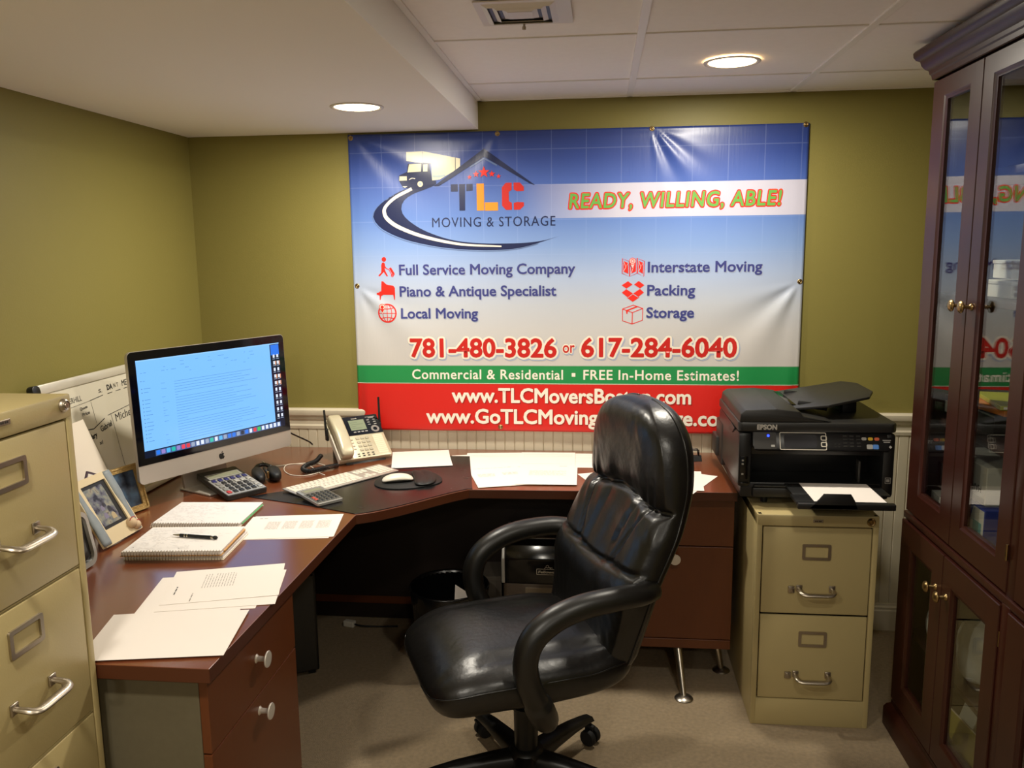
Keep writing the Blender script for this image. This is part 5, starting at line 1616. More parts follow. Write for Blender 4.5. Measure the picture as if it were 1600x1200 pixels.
def notebook(cx, cy, rot, z, w_, d_, th, label, cover, pages_rgb, loops=34, lines=True, tab=None):
    """spiral notebook; the wire runs along the front edge (local -y)"""
    t = thing('spiral_notebook', label, 'notebook', (cx, cy, z), R(rot), 'spiral notebooks')
    bm = newbm(); box(bm, (0, 0, 0.0010), (w_, d_, 0.0016), 0.0005); obj('back_cover', bm, cover, t)
    bm = newbm()
    n = 7
    for k in range(n):
        o_ = rnd.uniform(-0.0025, 0.0025)
        box(bm, (o_, 0.002 + rnd.uniform(-0.001, 0.001), 0.0020 + (th - 0.002) * (k + 0.5) / n), (w_ - 0.006, d_ - 0.006, (th - 0.002) / n * 0.96))
    nf = len(bm.faces)
    if lines:
        for k in range(20):
            for (x, y, a, b, dk) in words(-w_ / 2 + 0.012, w_ / 2 - rnd.uniform(0.02, 0.15), -d_ / 2 + 0.022 + k * (d_ - 0.035) / 20, 0.0013, 100 + k, 0, 0.004, 0.014, 0.004):
                if rnd.random() < 0.6:
                    rect(bm, x, y, x + a, y + b, th + 0.0004, 1)
        for (x, y, a, b) in ((-w_ / 2 + 0.02, -d_ / 2 + 0.035, 0.003, 0.003), (0.01, -d_ / 2 + 0.028, 0.004, 0.002)):
            rect(bm, x, y, x + a, y + b, th + 0.0005, 2)
    obj('pages', bm, [mat('lined_white_page', (234, 229, 224), 0.8, spec=0.2), mat('faint_pencil', (204, 200, 198), 0.8), M_INKD], t)
    if tab:
        bm = newbm(); box(bm, (w_ / 2 - 0.004, 0.01, th * 0.45), (0.012, d_ * 0.86, 0.0012), 0.0003, Matrix.Rotation(R(-2), 4, 'Y')); obj('divider_sheet', bm, tab, t)
    bm = newbm()
    rr = th / 2 + 0.002
    for k in range(loops):
        x = -w_ / 2 + 0.008 + (w_ - 0.016) * k / (loops - 1)
        pts = [(x + 0.0012 * math.sin(a), -d_ / 2 + 0.003 + rr * math.cos(a) * 0.9, th / 2 + 0.0015 + (rr - 0.0012) * math.sin(a)) for a in [2 * PI * q / 10 for q in range(10)]]
        tube(bm, pts, 0.0009, 5, closed=True)
    o = obj('wire_binding', bm, M_NICKEL, t, smooth=True)
    return t
x, y = D(0.446, -0.932); notebook(x, y, 4, DH + 0.0004, 0.282, 0.225, 0.012, 'open spiral notebook farther from the camera with a green divider', M_PAPERC, 0, tab=mat('green_divider', (92, 176, 110), 0.6))
x, y = D(0.520, -1.213); notebook(x, y, 5, DH + 0.0004, 0.280, 0.212, 0.012, 'spiral notebook underneath the one holding the pen', M_PAPERC, 0)
x, y = D(0.516, -1.222); notebook(x, y, 6, DH + 0.0150, 0.280, 0.212, 0.013, 'spiral notebook of handwritten pages with a black pen on top', mat('tan_cover', (190, 146, 88), 0.6), 0, tab=mat('tan_divider', (204, 156, 96), 0.6))
px0 = D(0.545, -1.215)
PEN = thing('pen', 'black ballpoint pen with silver tip lying on the spiral notebook', 'pen', (px0[0], px0[1], DH + 0.0150 + 0.0135 + 0.0052), R(-6))
bm = newbm(); cyl(bm, (-0.050, 0, 0), (0.048, 0, 0), 0.0048, 0.0050, 14); obj('barrel', bm, M_BLACK, PEN, auto=40)
bm = newbm(); cyl(bm, (-0.073, 0, 0), (-0.050, 0, 0), 0.0012, 0.0045, 14); cyl(bm, (-0.036, 0, 0), (-0.032, 0, 0), 0.0051, 0.0051, 14); cyl(bm, (-0.028, 0, 0), (-0.024, 0, 0), 0.0051, 0.0051, 14); obj('silver_tip', bm, M_CHROME, PEN, auto=40)
bm = newbm(); cyl(bm, (0.048, 0, 0), (0.056, 0, 0), 0.0040, 0.0040, 14); obj('silver_collar', bm, M_CHROME, PEN, auto=40)
bm = newbm(); superellipsoid(bm, 0.008, 0.0052, 0.0052, 1, 1, 8, 14, lambda p: Vector((p.x + 0.062, p.y, p.z))); obj('rubber_stylus', bm, M_RUBBER, PEN, smooth=True)

# ------------------------------------------------------------------ whiteboard, pictures and cards against the left wall
WBL, WBH, WLEAN = 0.92, 0.455, R(11)
WB = thing('whiteboard', 'white dry erase board with handwritten names leaning on the left wall', 'whiteboard', (0.118, -1.165, DH + 0.003), R(90))
# local x runs along the wall, away from the camera; y into the wall
WM = Matrix.Rotation(-WLEAN, 4, 'X') @ Matrix.Rotation(PI / 2, 4, 'X')     # x right, y up the board, z out towards the room
def wb(name, f, m_, par=WB, auto=None, label=None):
    bm = newbm(); f(bm)
    for v in bm.verts:
        v.co = WM @ v.co
    return obj(name, bm, m_, par, auto=auto, label=label)
M_WB = mat('whiteboard_enamel', (214, 208, 190), 0.22)
wb('board', lambda bm: box2(bm, (0.012, 0.012, -0.006), (WBL - 0.012, WBH - 0.012, 0.004)), M_WB)
def fr(bm):
    box2(bm, (0.028, WBH - 0.030, -0.008), (WBL - 0.028, WBH, 0.010), 0.004); box2(bm, (0.028, 0, -0.008), (WBL - 0.028, 0.022, 0.010), 0.004)
    box2(bm, (0, 0.028, -0.008), (0.016, WBH - 0.030, 0.010), 0.004); box2(bm, (WBL - 0.016, 0.028, -0.008), (WBL, WBH - 0.030, 0.010), 0.004)
wb('frame', fr, mat('pale_aluminium', (212, 206, 190), 0.35, 0.3), auto=35)
for x in (0, WBL - 0.034):
    for y in (0, WBH - 0.034):
        wb('corner_cap', lambda bm: prism(bm, rrect(0.036, 0.036, 0.014, 5, x + 0.017, y + 0.017), -0.010, 0.012, bev=0.003), M_BLACK, auto=40)
M_MARK = mat('black_marker', (34, 32, 32), 0.6)
def marks(bm):
    Z = Matrix.Translation((0, 0, 0.0046))
    def T(s, x, y, h, w_, b=0.01, sl=0.0):
        Mt = Z @ Matrix.Translation((x, y, 0)) @ Matrix.Rotation(R(sl), 4, 'Z')
        put_text(bm, s, 0, w_, 0, h, Mt, bold=b, shear=0.15)
    def Ln(pts, w_=0.0022):
        P_ = [Vector((p[0], p[1], 0.0046)) for p in pts]
        for a, b in zip(P_, P_[1:]):
            d = (b - a).normalized(); n_ = Vector((-d.y, d.x, 0)) * w_ / 2
            bm.faces.new([bm.verts.new(q) for q in (a + n_, a - n_, b - n_, b + n_)])
    yt = WBH - 0.030
    T('HAVERHILL', 0.115, yt - 0.052, 0.017, 0.105, 0.0, 1)
    T('S.', 0.315, yt - 0.042, 0.012, 0.02); T('DA', 0.365, yt - 0.040, 0.018, 0.032, 0.04); T('N T', 0.405, yt - 0.038, 0.014, 0.03, 0.0); T('METHUEN', 0.455, yt - 0.040, 0.020, 0.115, 0.01)
    Ln([(0.10, yt - 0.066), (0.27, yt - 0.058)], 0.0012); Ln([(0.26, yt - 0.058), (0.335, yt - 0.052)])
    for k in range(4):
        Ln([(0.36 + k * 0.05, yt - 0.052 + 0.001 * k), (0.39 + k * 0.05, yt - 0.051 + 0.001 * k)])
    T('Quote', 0.198, yt - 0.080, 0.009, 0.040, 0.02, 3); T('Price', 0.202, yt - 0.100, 0.010, 0.040, 0.02, 3)
    Ln([(0.262, yt - 0.062), (0.262, yt - 0.135)], 0.0012)
    Ln([(0.17, yt - 0.160), (0.21, yt - 0.147), (0.24, yt - 0.150), (0.31, yt - 0.128)], 0.003); Ln([(0.33, yt - 0.122), (0.60, yt - 0.100)], 0.002)
    T('Mary', 0.205, yt - 0.182, 0.017, 0.045, 0.04, 6); T('Gabriel', 0.275, yt - 0.168, 0.019, 0.068, 0.02, 8); T('Michelle', 0.368, yt - 0.152, 0.026, 0.135, 0.0, 4)
    Ln([(0.350, yt - 0.120), (0.350, yt - 0.40)], 0.0018); T('x1', 0.248, yt - 0.206, 0.012, 0.02, 0.04); T('8', 0.212, yt - 0.245, 0.02, 0.012, 0.02)
wb('handwriting', marks, M_MARK)

def leaning(name, label, cat, x, y, rotz, lean, group=None):
    """a flat thing standing on the desk and leaning back: parts use x across, y up, z out"""
    t = thing(name, label, cat, (x, y, DH + 0.001 + 0.0125 * math.sin(R(lean))), R(rotz), group)
    return t, Matrix.Rotation(-R(lean), 4, 'X') @ Matrix.Rotation(PI / 2, 4, 'X')
def lp(t, M_, name, f, m_, par=None, auto=None, label=None):
    bm = newbm(); f(bm)
    for v in bm.verts:
        v.co = M_ @ v.co
    return obj(name, bm, m_, par or t, auto=auto, label=label)
M_CARD = mat('white_card', (230, 220, 204), 0.75, spec=0.2)
# white card slanting in front of the board
t, M_ = leaning('white_card', 'plain white card slanting against the whiteboard beside the tall cabinet', 'card', 0.168, -1.125, 90, 14)
lp(t, M_, 'sheet', lambda bm: prism(bm, [(-0.16, 0.0), (0.185, 0.0), (0.120, 0.328), (-0.16, 0.318)], -0.003, 0.0), M_CARD)
t, M_ = leaning('bordered_card', 'cream card with a dark purple border peeking above the baseball photo frame', 'card', 0.245, -1.185, 90, 17)
M_PURP = mat('dark_purple_border', (66, 48, 62), 0.6)
lp(t, M_, 'border', lambda bm: prism(bm, [(-0.030, 0.0), (0.100, 0.0), (0.114, 0.158), (0.030, 0.200), (-0.014, 0.158)], -0.0045, -0.001), M_PURP)
lp(t, M_, 'card_face', lambda bm: prism(bm, [(-0.021, 0.0), (0.094, 0.0), (0.108, 0.153), (0.030, 0.191), (-0.006, 0.154)], -0.001, 0.0004), M_CARD)
def photo_mat(name, cols, sc=30):
    if name in MATS:
        return MATS[name]
    mt = mat(name, cols[0], 0.15, spec=0.5)
    nt = mt.node_tree
    tc = nt.nodes.new('ShaderNodeTexCoord'); n = nt.nodes.new('ShaderNodeTexNoise'); rp = nt.nodes.new('ShaderNodeValToRGB')
    n.inputs['Scale'].default_value = sc; n.inputs['Detail'].default_value = 3
    el = rp.color_ramp.elements
    while len(el) < len(cols):
        el.new(0.5)
    for i, (e, c) in enumerate(zip(el, cols)):
        e.position = 0.3 + 0.4 * i / (len(cols) - 1); e.color = lin(c) + (1,)
    nt.links.new(tc.outputs['Object'], n.inputs['Vector']); nt.links.new(n.outputs['Fac'], rp.inputs[0])
    nt.links.new(rp.outputs[0], nt.nodes['Principled BSDF'].inputs['Base Color'])
    return mt
# baseball photo frame
t, M_ = leaning('photo_frame', 'cream photo frame with blue grey bats at its sides and a baseball', 'photo frame', 0.318, -1.205, 88, 29, 'photo frames on the desk')
M_FRC = mat('cream_frame', (214, 196, 158), 0.5); M_BAT = mat('blue_grey_bat', (132, 140, 144), 0.5, var=0.12, vscale=60)
FW, FH = 0.180, 0.208
lp(t, M_, 'frame', lambda bm: ringprism(bm, rrect(FW, FH, 0.004, 3, 0, FH / 2), rrect(0.112, 0.140, 0.002, 3, 0, 0.116), -0.010, 0.004), M_FRC, auto=40)
lp(t, M_, 'backing', lambda bm: box2(bm, (-FW / 2 + 0.002, 0.002, -0.012), (FW / 2 - 0.002, FH - 0.002, -0.004)), M_BLACK)
lp(t, M_, 'photo_mount', lambda bm: ringprism(bm, rrect(0.112, 0.140, 0.002, 3, 0, 0.116), rrect(0.090, 0.120, 0.001, 3, -0.006, 0.116), -0.003, -0.001), M_BLACK)
lp(t, M_, 'photo', lambda bm: box2(bm, (-0.050, 0.050, -0.004), (0.050, 0.182, -0.002)), photo_mat('group_photo', [(38, 36, 46), (92, 90, 104), (120, 124, 118), (150, 142, 124), (56, 54, 68)], 38))
lp(t, M_, 'photo_figures', lambda bm: [prism(bm, [(x + dx * k, y + dy * k) for dx, dy in ((-1, 0), (1, 0), (0.9, 1.4), (0.3, 2.0), (-0.3, 2.0), (-0.9, 1.4))], -0.0021, -0.0017, mi) for x, y, k, mi in ((0.016, 0.066, 0.010, 0), (0.014, 0.090, 0.009, 1), (-0.014, 0.075, 0.009, 2), (-0.012, 0.100, 0.008, 2), (0.0, 0.110, 0.007, 1))], [mat('khaki_patch', (176, 158, 122), 0.3), mat('dark_patch', (44, 42, 52), 0.3), mat('lilac_patch', (122, 116, 138), 0.3)])
for sx in (-1, 1):
    bt = newbm()
    lathe(bt, [(0.0, 0.0), (0.016, 0.0), (0.018, 0.01), (0.018, 0.075), (0.012, 0.115), (0.009, 0.19), (0.012, 0.202), (0.0, 0.206)], Matrix.Translation((sx * 0.077, 0.004 if sx < 0 else 0.206, 0.002)) @ Matrix.Rotation(-PI / 2 if sx < 0 else PI / 2, 4, 'X') @ Matrix.Scale(0.45, 4, (0, 1, 0)), 18)
    for v in bt.verts:
        v.co = M_ @ v.co
    obj('bat_ornament', bt, M_BAT, t, smooth=True)
bt = newbm()
for (x, y, r_) in ((0.050, 0.030, 0.017), (0.066, 0.018, 0.014)):
    q = newbm(); bmesh.ops.create_uvsphere(q, u_segments=18, v_segments=12, radius=r_); merge(bt, q, M_ @ Matrix.Translation((x, y, 0.008)))
ball = obj('baseball_ornament', bt, mat('ball_cream', (206, 180, 144), 0.6), t, smooth=True)
bt = newbm()
for (x, y, r_) in ((0.050, 0.030, 0.0173), (0.066, 0.018, 0.0143)):
    tube(bt, [M_ @ Vector((x + r_ * math.sin(a) * 0.9, y + r_ * math.cos(a) * 0.5 + 0.3 * r_, 0.008 + r_ * (0.25 + 0.55 * math.cos(a * 0.6)))) for a in [(-1.3 + 2.6 * k / 12) for k in range(13)]], 0.0012, 5)
obj('red_stitching', bt, M_RED, ball, smooth=True)
# gold frame behind
t, M_ = leaning('photo_frame', 'small ornate gold photo frame nearest the computer', 'photo frame', 0.206, -0.962, 73, 15, 'photo frames on the desk')
M_GOLD = mat('antique_gold', (170, 140, 84), 0.45, 0.35, var=0.25, vscale=90, bump=0.5, bscale=160)
lp(t, M_, 'frame', lambda bm: (ringprism(bm, rrect(0.125, 0.155, 0.003, 3, 0, 0.0775), rrect(0.113, 0.143, 0.003, 3, 0, 0.0775), -0.012, 0.006), ringprism(bm, rrect(0.114, 0.144, 0.003, 3, 0, 0.0775), rrect(0.088, 0.118, 0.002, 3, 0, 0.0775), -0.010, 0.002)), M_GOLD, auto=40)
lp(t, M_, 'photo', lambda bm: box2(bm, (-0.045, 0.017, -0.010), (0.045, 0.138, -0.004)), photo_mat('dusk_photo', [(30, 34, 44), (58, 70, 88), (70, 96, 122), (46, 52, 60)], 16))
lp(t, M_, 'easel_back', lambda bm: box2(bm, (-0.02, 0.0, -0.022), (0.02, 0.10, -0.018)), M_BLACK)
# silver frame half hidden by the cabinet
t, M_ = leaning('photo_frame', 'rounded silver photo frame half hidden behind the tall cabinet', 'photo frame', 0.345, -1.455, 92, 10, 'photo frames on the desk')
lp(t, M_, 'frame', lambda bm: ringprism(bm, rrect(0.150, 0.150, 0.030, 8, 0, 0.075), rrect(0.126, 0.126, 0.022, 8, 0, 0.075), -0.010, 0.006), M_SILVER, auto=40)
lp(t, M_, 'photo', lambda bm: box2(bm, (-0.062, 0.013, -0.008), (0.062, 0.137, -0.003)), photo_mat('dim_photo', [(20, 20, 22), (44, 42, 44), (60, 56, 52)], 20))

# ------------------------------------------------------------------ under the desk
BIN = thing('waste_bin', 'round black waste bin with a liner under the desk corner', 'waste bin', (1.150, -0.470, 0))
bm = newbm(); lathe(bm, [(0.0, 0.004), (0.112, 0.004), (0.114, 0.0), (0.118, 0.004), (0.148, 0.326), (0.152, 0.330), (0.150, 0.334), (0.144, 0.331), (0.112, 0.012), (0.0, 0.012)], None, 44); obj('body', bm, M_BLACKGLOSS, BIN, auto=40)
bm = newbm()
prof = []
for k in range(41):
    a = R(-150 + 300 * k / 40)
    prof.append((a, 0.29 + 0.02 * math.sin(5 * a) + 0.012 * math.sin(11 * a)))
prev = None
for a, z in prof:
    q = [bm.verts.new((r_ * math.cos(a), r_ * math.sin(a), zz)) for r_, zz in ((0.1405, 0.20), (0.1435, 0.332), (0.1505, 0.3365), (0.154 , 0.330), (0.1475 + 0.003 * math.sin(9 * a), z))]
    if prev:
        for i in range(4):
            bm.faces.new((prev[i], q[i], q[i + 1], prev[i + 1]))
    prev = q
obj('liner', bm, mat('dark_bin_liner', (12, 12, 13), 0.25), BIN, smooth=True)
bm = newbm(); prism(bm, [(0.0, 0.0), (0.085, 0.012), (0.0, 0.060)], 0, 0.0008, 0, Matrix.Translation((0.04, -0.112, 0.315)) @ Matrix.Rotation(R(65), 4, 'X') @ Matrix.Rotation(R(4), 4, 'Y')); wp = obj('paper_scrap', bm, M_PAPER); wp.location = BIN.location
tag(wp, 'small scrap of white paper poking out of the black waste bin', 'paper')
SHR = thing('paper_shredder', 'black and grey paper shredder on the carpet under the desk', 'shredder', (1.530, -0.222, 0))
M_SHB = mat('shredder_bin', (88, 74, 60), 0.5)
bm = newbm(); prism(bm, rrect(0.375, 0.27, 0.02, 5), 0.0, 0.298, bev=0.004); obj('bin', bm, M_SHB, SHR, auto=40)
bm = newbm(); box2(bm, (-0.10, -0.139, 0.255), (0.10, -0.130, 0.285), 0.002); obj('bin_window', bm, mat('shredder_window', (126, 112, 92), 0.4), SHR)
bm = newbm(); sec = [(-0.140, 0.300), (-0.142, 0.40), (-0.120, 0.452), (-0.06, 0.470), (0.10, 0.470), (0.14, 0.44), (0.14, 0.300)]
MX = Matrix(((0, 0, 1, 0), (1, 0, 0, 0), (0, 1, 0, 0), (0, 0, 0, 1)))
prism(bm, sec, -0.178, 0.178, 0, MX, bev=0.004); obj('head', bm, M_BLACKGLOSS, SHR, auto=40)
for sx in (-1, 1):
    bm = newbm(); prism(bm, [(p[0] * 1.01 - 0.001, p[1] + 0.001) for p in sec], sx * 0.1785, sx * 0.192, 0, MX, bev=0.003); obj('end_cap', bm, M_SILVER, SHR, auto=40)
bm = newbm(); box(bm, (0.0, -0.075, 0.4655), (0.24, 0.012, 0.006), 0.001, Matrix.Rotation(R(18), 4, 'X')); obj('feed_slot', bm, M_CHROME, SHR)
MS = frame_M((0.0, -0.1428, 0.34), (1, 0, 0), (0, -0.02, 1))
bm = newbm()
ringprism(bm, rrect(0.085, 0.024, 0.002, 3, 0.0, 0.0), rrect(0.081, 0.020, 0.002, 3, 0.0, 0.0), 0, 0.0006, 0, MS)
put_text(bm, 'Fellowes', -0.036, 0.036, -0.0055, 0.0105, MS @ Matrix.Translation((0, 0, 0.0006)), bold=0.03, shear=0.15)
ringprism(bm, [(0.0 + 0.006 * math.cos(i * PI / 8), 0.022 + 0.006 * math.sin(i * PI / 8)) for i in range(16)], [(0.0045 * math.cos(i * PI / 8), 0.022 + 0.0045 * math.sin(i * PI / 8)) for i in range(16)], 0, 0.0006, 0, MS)
for a, b in (((-0.012, 0.012), (-0.006, 0.020)), ((0.006, 0.020), (0.014, 0.012)), ((0.008, 0.018), (0.020, 0.016))):
    d = (Vector(b) - Vector(a)).normalized() * 0.0009
    n_ = Vector((-d.y, d.x))
    bm.faces.new([bm.verts.new(MS @ Vector((q.x, q.y, 0.0006))) for q in (Vector(a) + n_, Vector(a) - n_, Vector(b) - n_, Vector(b) + n_)])
lo = obj('emblem_lettering', bm, mat('silver_print', (178, 168, 150), 0.4), SHR); lo.location = (-0.012, 0, 0.012)
BX = thing('storage_box', 'small dim grey box standing between waste bin and shredder', 'box', (1.275, -0.20, 0), R(6))
bm = newbm(); box(bm, (0, 0, 0.14), (0.09, 0.16, 0.28), 0.003); obj('body', bm, mat('dim_grey_card', (84, 76, 66), 0.8), BX)
bm = newbm(); box(bm, (0, 0, 0.282), (0.094, 0.164, 0.02), 0.002); obj('flap', bm, mat('dim_grey_card', (84, 76, 66), 0.8), BX)
CPU = thing('computer_tower', 'black computer tower standing deep under the desk corner', 'computer tower', (0.50, -0.47, 0), R(28))
bm = newbm(); box(bm, (0, 0, 0.215), (0.19, 0.34, 0.39), 0.006); obj('case', bm, M_BLACK, CPU)
bm = newbm(); box(bm, (0, -0.174, 0.215), (0.175, 0.012, 0.375), 0.004); obj('front_panel', bm, M_DKGREY, CPU)
for sx in (-1, 1):
    bm = newbm(); box(bm, (sx * 0.07, 0, 0.0102), (0.025, 0.30, 0.020), 0.002); obj('foot', bm, M_RUBBER, CPU)
ADP = thing('power_plug', 'white power plug on a dark cord on the carpet beneath the desk', 'plug', (0.655, -0.165, 0), R(75))
bm = newbm(); box(bm, (0, 0, 0.014), (0.026, 0.05, 0.026), 0.004); obj('plug_body', bm, M_WHITEPL, ADP)
bm = newbm(); tube(bm, catmull([(0.0, -0.024, 0.014), (0.005, -0.06, 0.010), (0.03, -0.12, 0.006), (0.06, -0.20, 0.006)], 8), 0.0035, 7); obj('cord', bm, M_BLACK, ADP, smooth=True)
CLP = thing('binder_clip', 'small black clip standing on the desk right behind the chair back', 'clip', D(2.098, -0.10) + (DH,), R(10))
bm = newbm(); prism(bm, [(-0.018, 0.0), (0.018, 0.0), (0.006, 0.022), (-0.006, 0.022)], -0.026, 0.026, 0, MX, bev=0.001); obj('clip_body', bm, M_BLACK, CLP)
bm = newbm()
for sy in (-1, 1):
    tube(bm, [(-0.016, sy * 0.006, 0.022), (-0.014, sy * 0.010, 0.045), (0.014, sy * 0.010, 0.045), (0.016, sy * 0.006, 0.022)], 0.0028, 7)
obj('clip_handle', bm, M_BLACK, CLP, smooth=True)

# ------------------------------------------------------------------ glass fronted bookcase
KX = 2.690          # front plane
KY0, KW = -0.755, 1.375
KYE = KY0 - KW
BK = thing('bookcase', 'tall dark cherry bookcase with glass doors and a crown along the right', 'bookcase', (KX + 0.2, KY0 - KW / 2, 0))
def kb(name, f, m_, par=None, auto=30, label=None):
    bm = newbm(); f(bm)
    o = obj(name, bm, m_, None, auto=auto, label=label)
    o.parent = par or BK
    o.matrix_parent_inverse = Matrix.Translation(-Vector(BK.location)) if (par is None) else Matrix.Identity(4)
    return o
XBK = 3.095
def carcass(bm):
    box2(bm, (KX + 0.021, KYE, 0.75), (XBK, KYE + 0.022, 2.085), 0.002)
    box2(bm, (KX + 0.021, KY0 - 0.022, 0.75), (XBK, KY0, 2.085), 0.002)
    box2(bm, (KX + 0.010, KYE - 0.004, 0.085), (XBK, KYE + 0.022, 0.735), 0.002)
    box2(bm, (KX + 0.010, KY0 - 0.022, 0.085), (XBK, KY0 + 0.004, 0.735), 0.002)
    box2(bm, (KX + 0.021, KYE, 2.06), (XBK, KY0, 2.085), 0.002)
    box2(bm, (KX - 0.004, KYE - 0.006, 0.730), (XBK, KY0 + 0.006, 0.752), 0.004)
    box2(bm, (KX + 0.012, KYE, 0.085), (XBK, KY0, 0.108), 0.001)
    yc = KY0 - 0.6875
    box2(bm, (KX + 0.002, yc - 0.020, 0.75), (KX + 0.05, yc + 0.020, 2.085), 0.003)
    box2(bm, (KX - 0.006, yc - 0.020, 0.108), (KX + 0.05, yc + 0.020, 0.735), 0.003)
    box2(bm, (KX + 0.05, yc - 0.010, 0.108), (XBK, yc + 0.010, 2.06))
kb('carcass', carcass, M_CHERRY)
kb('back_panel', lambda bm: box2(bm, (XBK, KYE, 0.085), (XBK + 0.012, KY0, 2.085)), M_CHERRYIN)
for z in (1.075, 1.445, 1.78):
    kb('shelf', lambda bm: (box2(bm, (KX + 0.045, KYE + 0.022, z - 0.020), (XBK, KY0 - 0.6975, z), 0.001), box2(bm, (KX + 0.045, KY0 - 0.6775, z - 0.020), (XBK, KY0 - 0.022, z), 0.001)), M_CHERRYIN)
kb('shelf', lambda bm: (box2(bm, (KX + 0.06, KYE + 0.022, 0.40), (XBK, KY0 - 0.6975, 0.418), 0.001), box2(bm, (KX + 0.06, KY0 - 0.6775, 0.40), (XBK, KY0 - 0.022, 0.418), 0.001)) if False else (box2(bm, (KX + 0.03, KYE + 0.022, 0.345), (XBK, KY0 - 0.6975, 0.363), 0.001), box2(bm, (KX + 0.03, KY0 - 0.6775, 0.345), (XBK, KY0 - 0.022, 0.363), 0.001)), M_CHERRYIN)
def plinth(bm):
    prof = [(0.0, 0.0), (-0.030, 0.0), (-0.030, 0.060), (-0.022, 0.075), (-0.012, 0.082), (-0.010, 0.095), (0.0, 0.098)]
    pts = []
    for (ox, z) in prof:
        pts.append([bm.verts.new(p) for p in ((XBK, KY0 + 0.004 - ox * 0.8, z), (KX + 0.01 + ox, KY0 + 0.004 - ox * 0.8, z), (KX + 0.01 + ox, KYE - 0.004 + ox * 0.8, z), (XBK, KYE - 0.004 + ox * 0.8, z))])
    for a, b in zip(pts, pts[1:]):
        for i in range(3):
            bm.faces.new((a[i], a[i + 1], b[i + 1], b[i]))
    bmesh.ops.recalc_face_normals(bm, faces=bm.faces)
kb('plinth', plinth, M_CHERRY)
def crown(bm):
    prof = [(0.0, 2.066), (-0.004, 2.068), (-0.006, 2.080), (-0.010, 2.084), (-0.012, 2.094), (-0.020, 2.100), (-0.028, 2.112), (-0.031, 2.124), (-0.040, 2.130), (-0.046, 2.140), (-0.047, 2.152), (-0.042, 2.158), (0.02, 2.158)]
    pts = []
    for (ox, z) in prof:
        pts.append([bm.verts.new(p) for p in ((XBK, KY0 - ox, z), (KX + ox, KY0 - ox, z), (KX + ox, KYE + ox, z), (XBK, KYE + ox, z))])
    for a, b in zip(pts, pts[1:]):
        for i in range(3):
            bm.faces.new((a[i], a[i + 1], b[i + 1], b[i]))
    bm.faces.new(pts[-1])
    bmesh.ops.recalc_face_normals(bm, faces=bm.faces)
kb('crown_moulding', crown, M_CHERRY)
def glass_mat():
    mt = bpy.data.materials.new('door_glass'); mt.use_nodes = True
    nt = mt.node_tree; N = nt.nodes
    for n in list(N):
        N.remove(n)
    out = N.new('ShaderNodeOutputMaterial'); mx = N.new('ShaderNodeMixShader'); tr = N.new('ShaderNodeBsdfTransparent'); gl = N.new('ShaderNodeBsdfGlossy')
    tr.inputs[0].default_value = (0.93, 0.95, 0.93, 1); gl.inputs['Roughness'].default_value = 0.012
    lw = N.new('ShaderNodeLayerWeight'); lw.inputs[0].default_value = 0.5
    pw_ = N.new('ShaderNodeMath'); pw_.operation = 'POWER'; pw_.inputs[1].default_value = 4.2
    mr = N.new('ShaderNodeMapRange'); mr.inputs[3].default_value = 0.045; mr.inputs[4].default_value = 1.0
    nt.links.new(lw.outputs['Facing'], pw_.inputs[0]); nt.links.new(pw_.outputs[0], mr.inputs[0])
    nt.links.new(mr.outputs[0], mx.inputs[0]); nt.links.new(tr.outputs[0], mx.inputs[1]); nt.links.new(gl.outputs[0], mx.inputs[2])
    nt.links.new(mx.outputs[0], out.inputs[0])
    return mt
M_GLASS = glass_mat()
def door(ya, yb, z0, z1, knob_y, knob_z, xf, st_a, st_b, rb, rt):
    """ya is the end nearer the back wall; frame with a bevelled inner edge, a pane and a knob"""
    d_ = kb('door', lambda bm: door_frame(bm, ya, yb, z0, z1, xf, st_a, st_b, rb, rt), M_CHERRY, auto=30)
    g = newbm(); box2(g, (xf + 0.0105, yb + st_b - 0.004, z0 + rb - 0.004), (xf + 0.0140, ya - st_a + 0.004, z1 - rt + 0.004))
    o = obj('glass_pane', g, M_GLASS, d_)
    k = newbm()
    Mk = Matrix.Translation((xf - 0.0005, knob_y, knob_z)) @ Matrix.Rotation(-PI / 2, 4, 'Y')
    lathe(k, [(0.010, 0.0), (0.009, 0.003), (0.005, 0.006), (0.0045, 0.018), (0.009, 0.021), (0.0155, 0.024), (0.0165, 0.027), (0.014, 0.031), (0.008, 0.034), (0.0, 0.035)], Mk, 26)
    obj('knob', k, M_BRASS, d_, auto=50)
    return d_
def door_frame(bm, ya, yb, z0, z1, xf, sa, sb, rb, rt):
    def O(y0_, y1_, za, zb):
        return [(y0_, za), (y1_, za), (y1_, zb), (y0_, zb)]
    loops = []
    for (x, e, inn) in ((xf + 0.020, 0.0, None), (xf + 0.002, 0.0, None), (xf, 0.002, None), (xf, None, -0.012), (xf + 0.005, None, -0.004), (xf + 0.006, None, 0.0), (xf + 0.020, None, 0.0)):
        if e is not None:
            q = O(yb + e, ya - e, z0 + e, z1 - e)
        else:
            q = O(yb + sb + inn, ya - sa - inn, z0 + rb + inn, z1 - rt - inn)
        loops.append([bm.verts.new((x, p[0], p[1])) for p in q])
    n = len(loops)
    for i in range(n):
        a, b = loops[i], loops[(i + 1) % n]
        for k in range(4):
            j = (k + 1) % 4
            bm.faces.new((a[k], a[j], b[j], b[k]))
    bmesh.ops.recalc_face_normals(bm, faces=bm.faces)
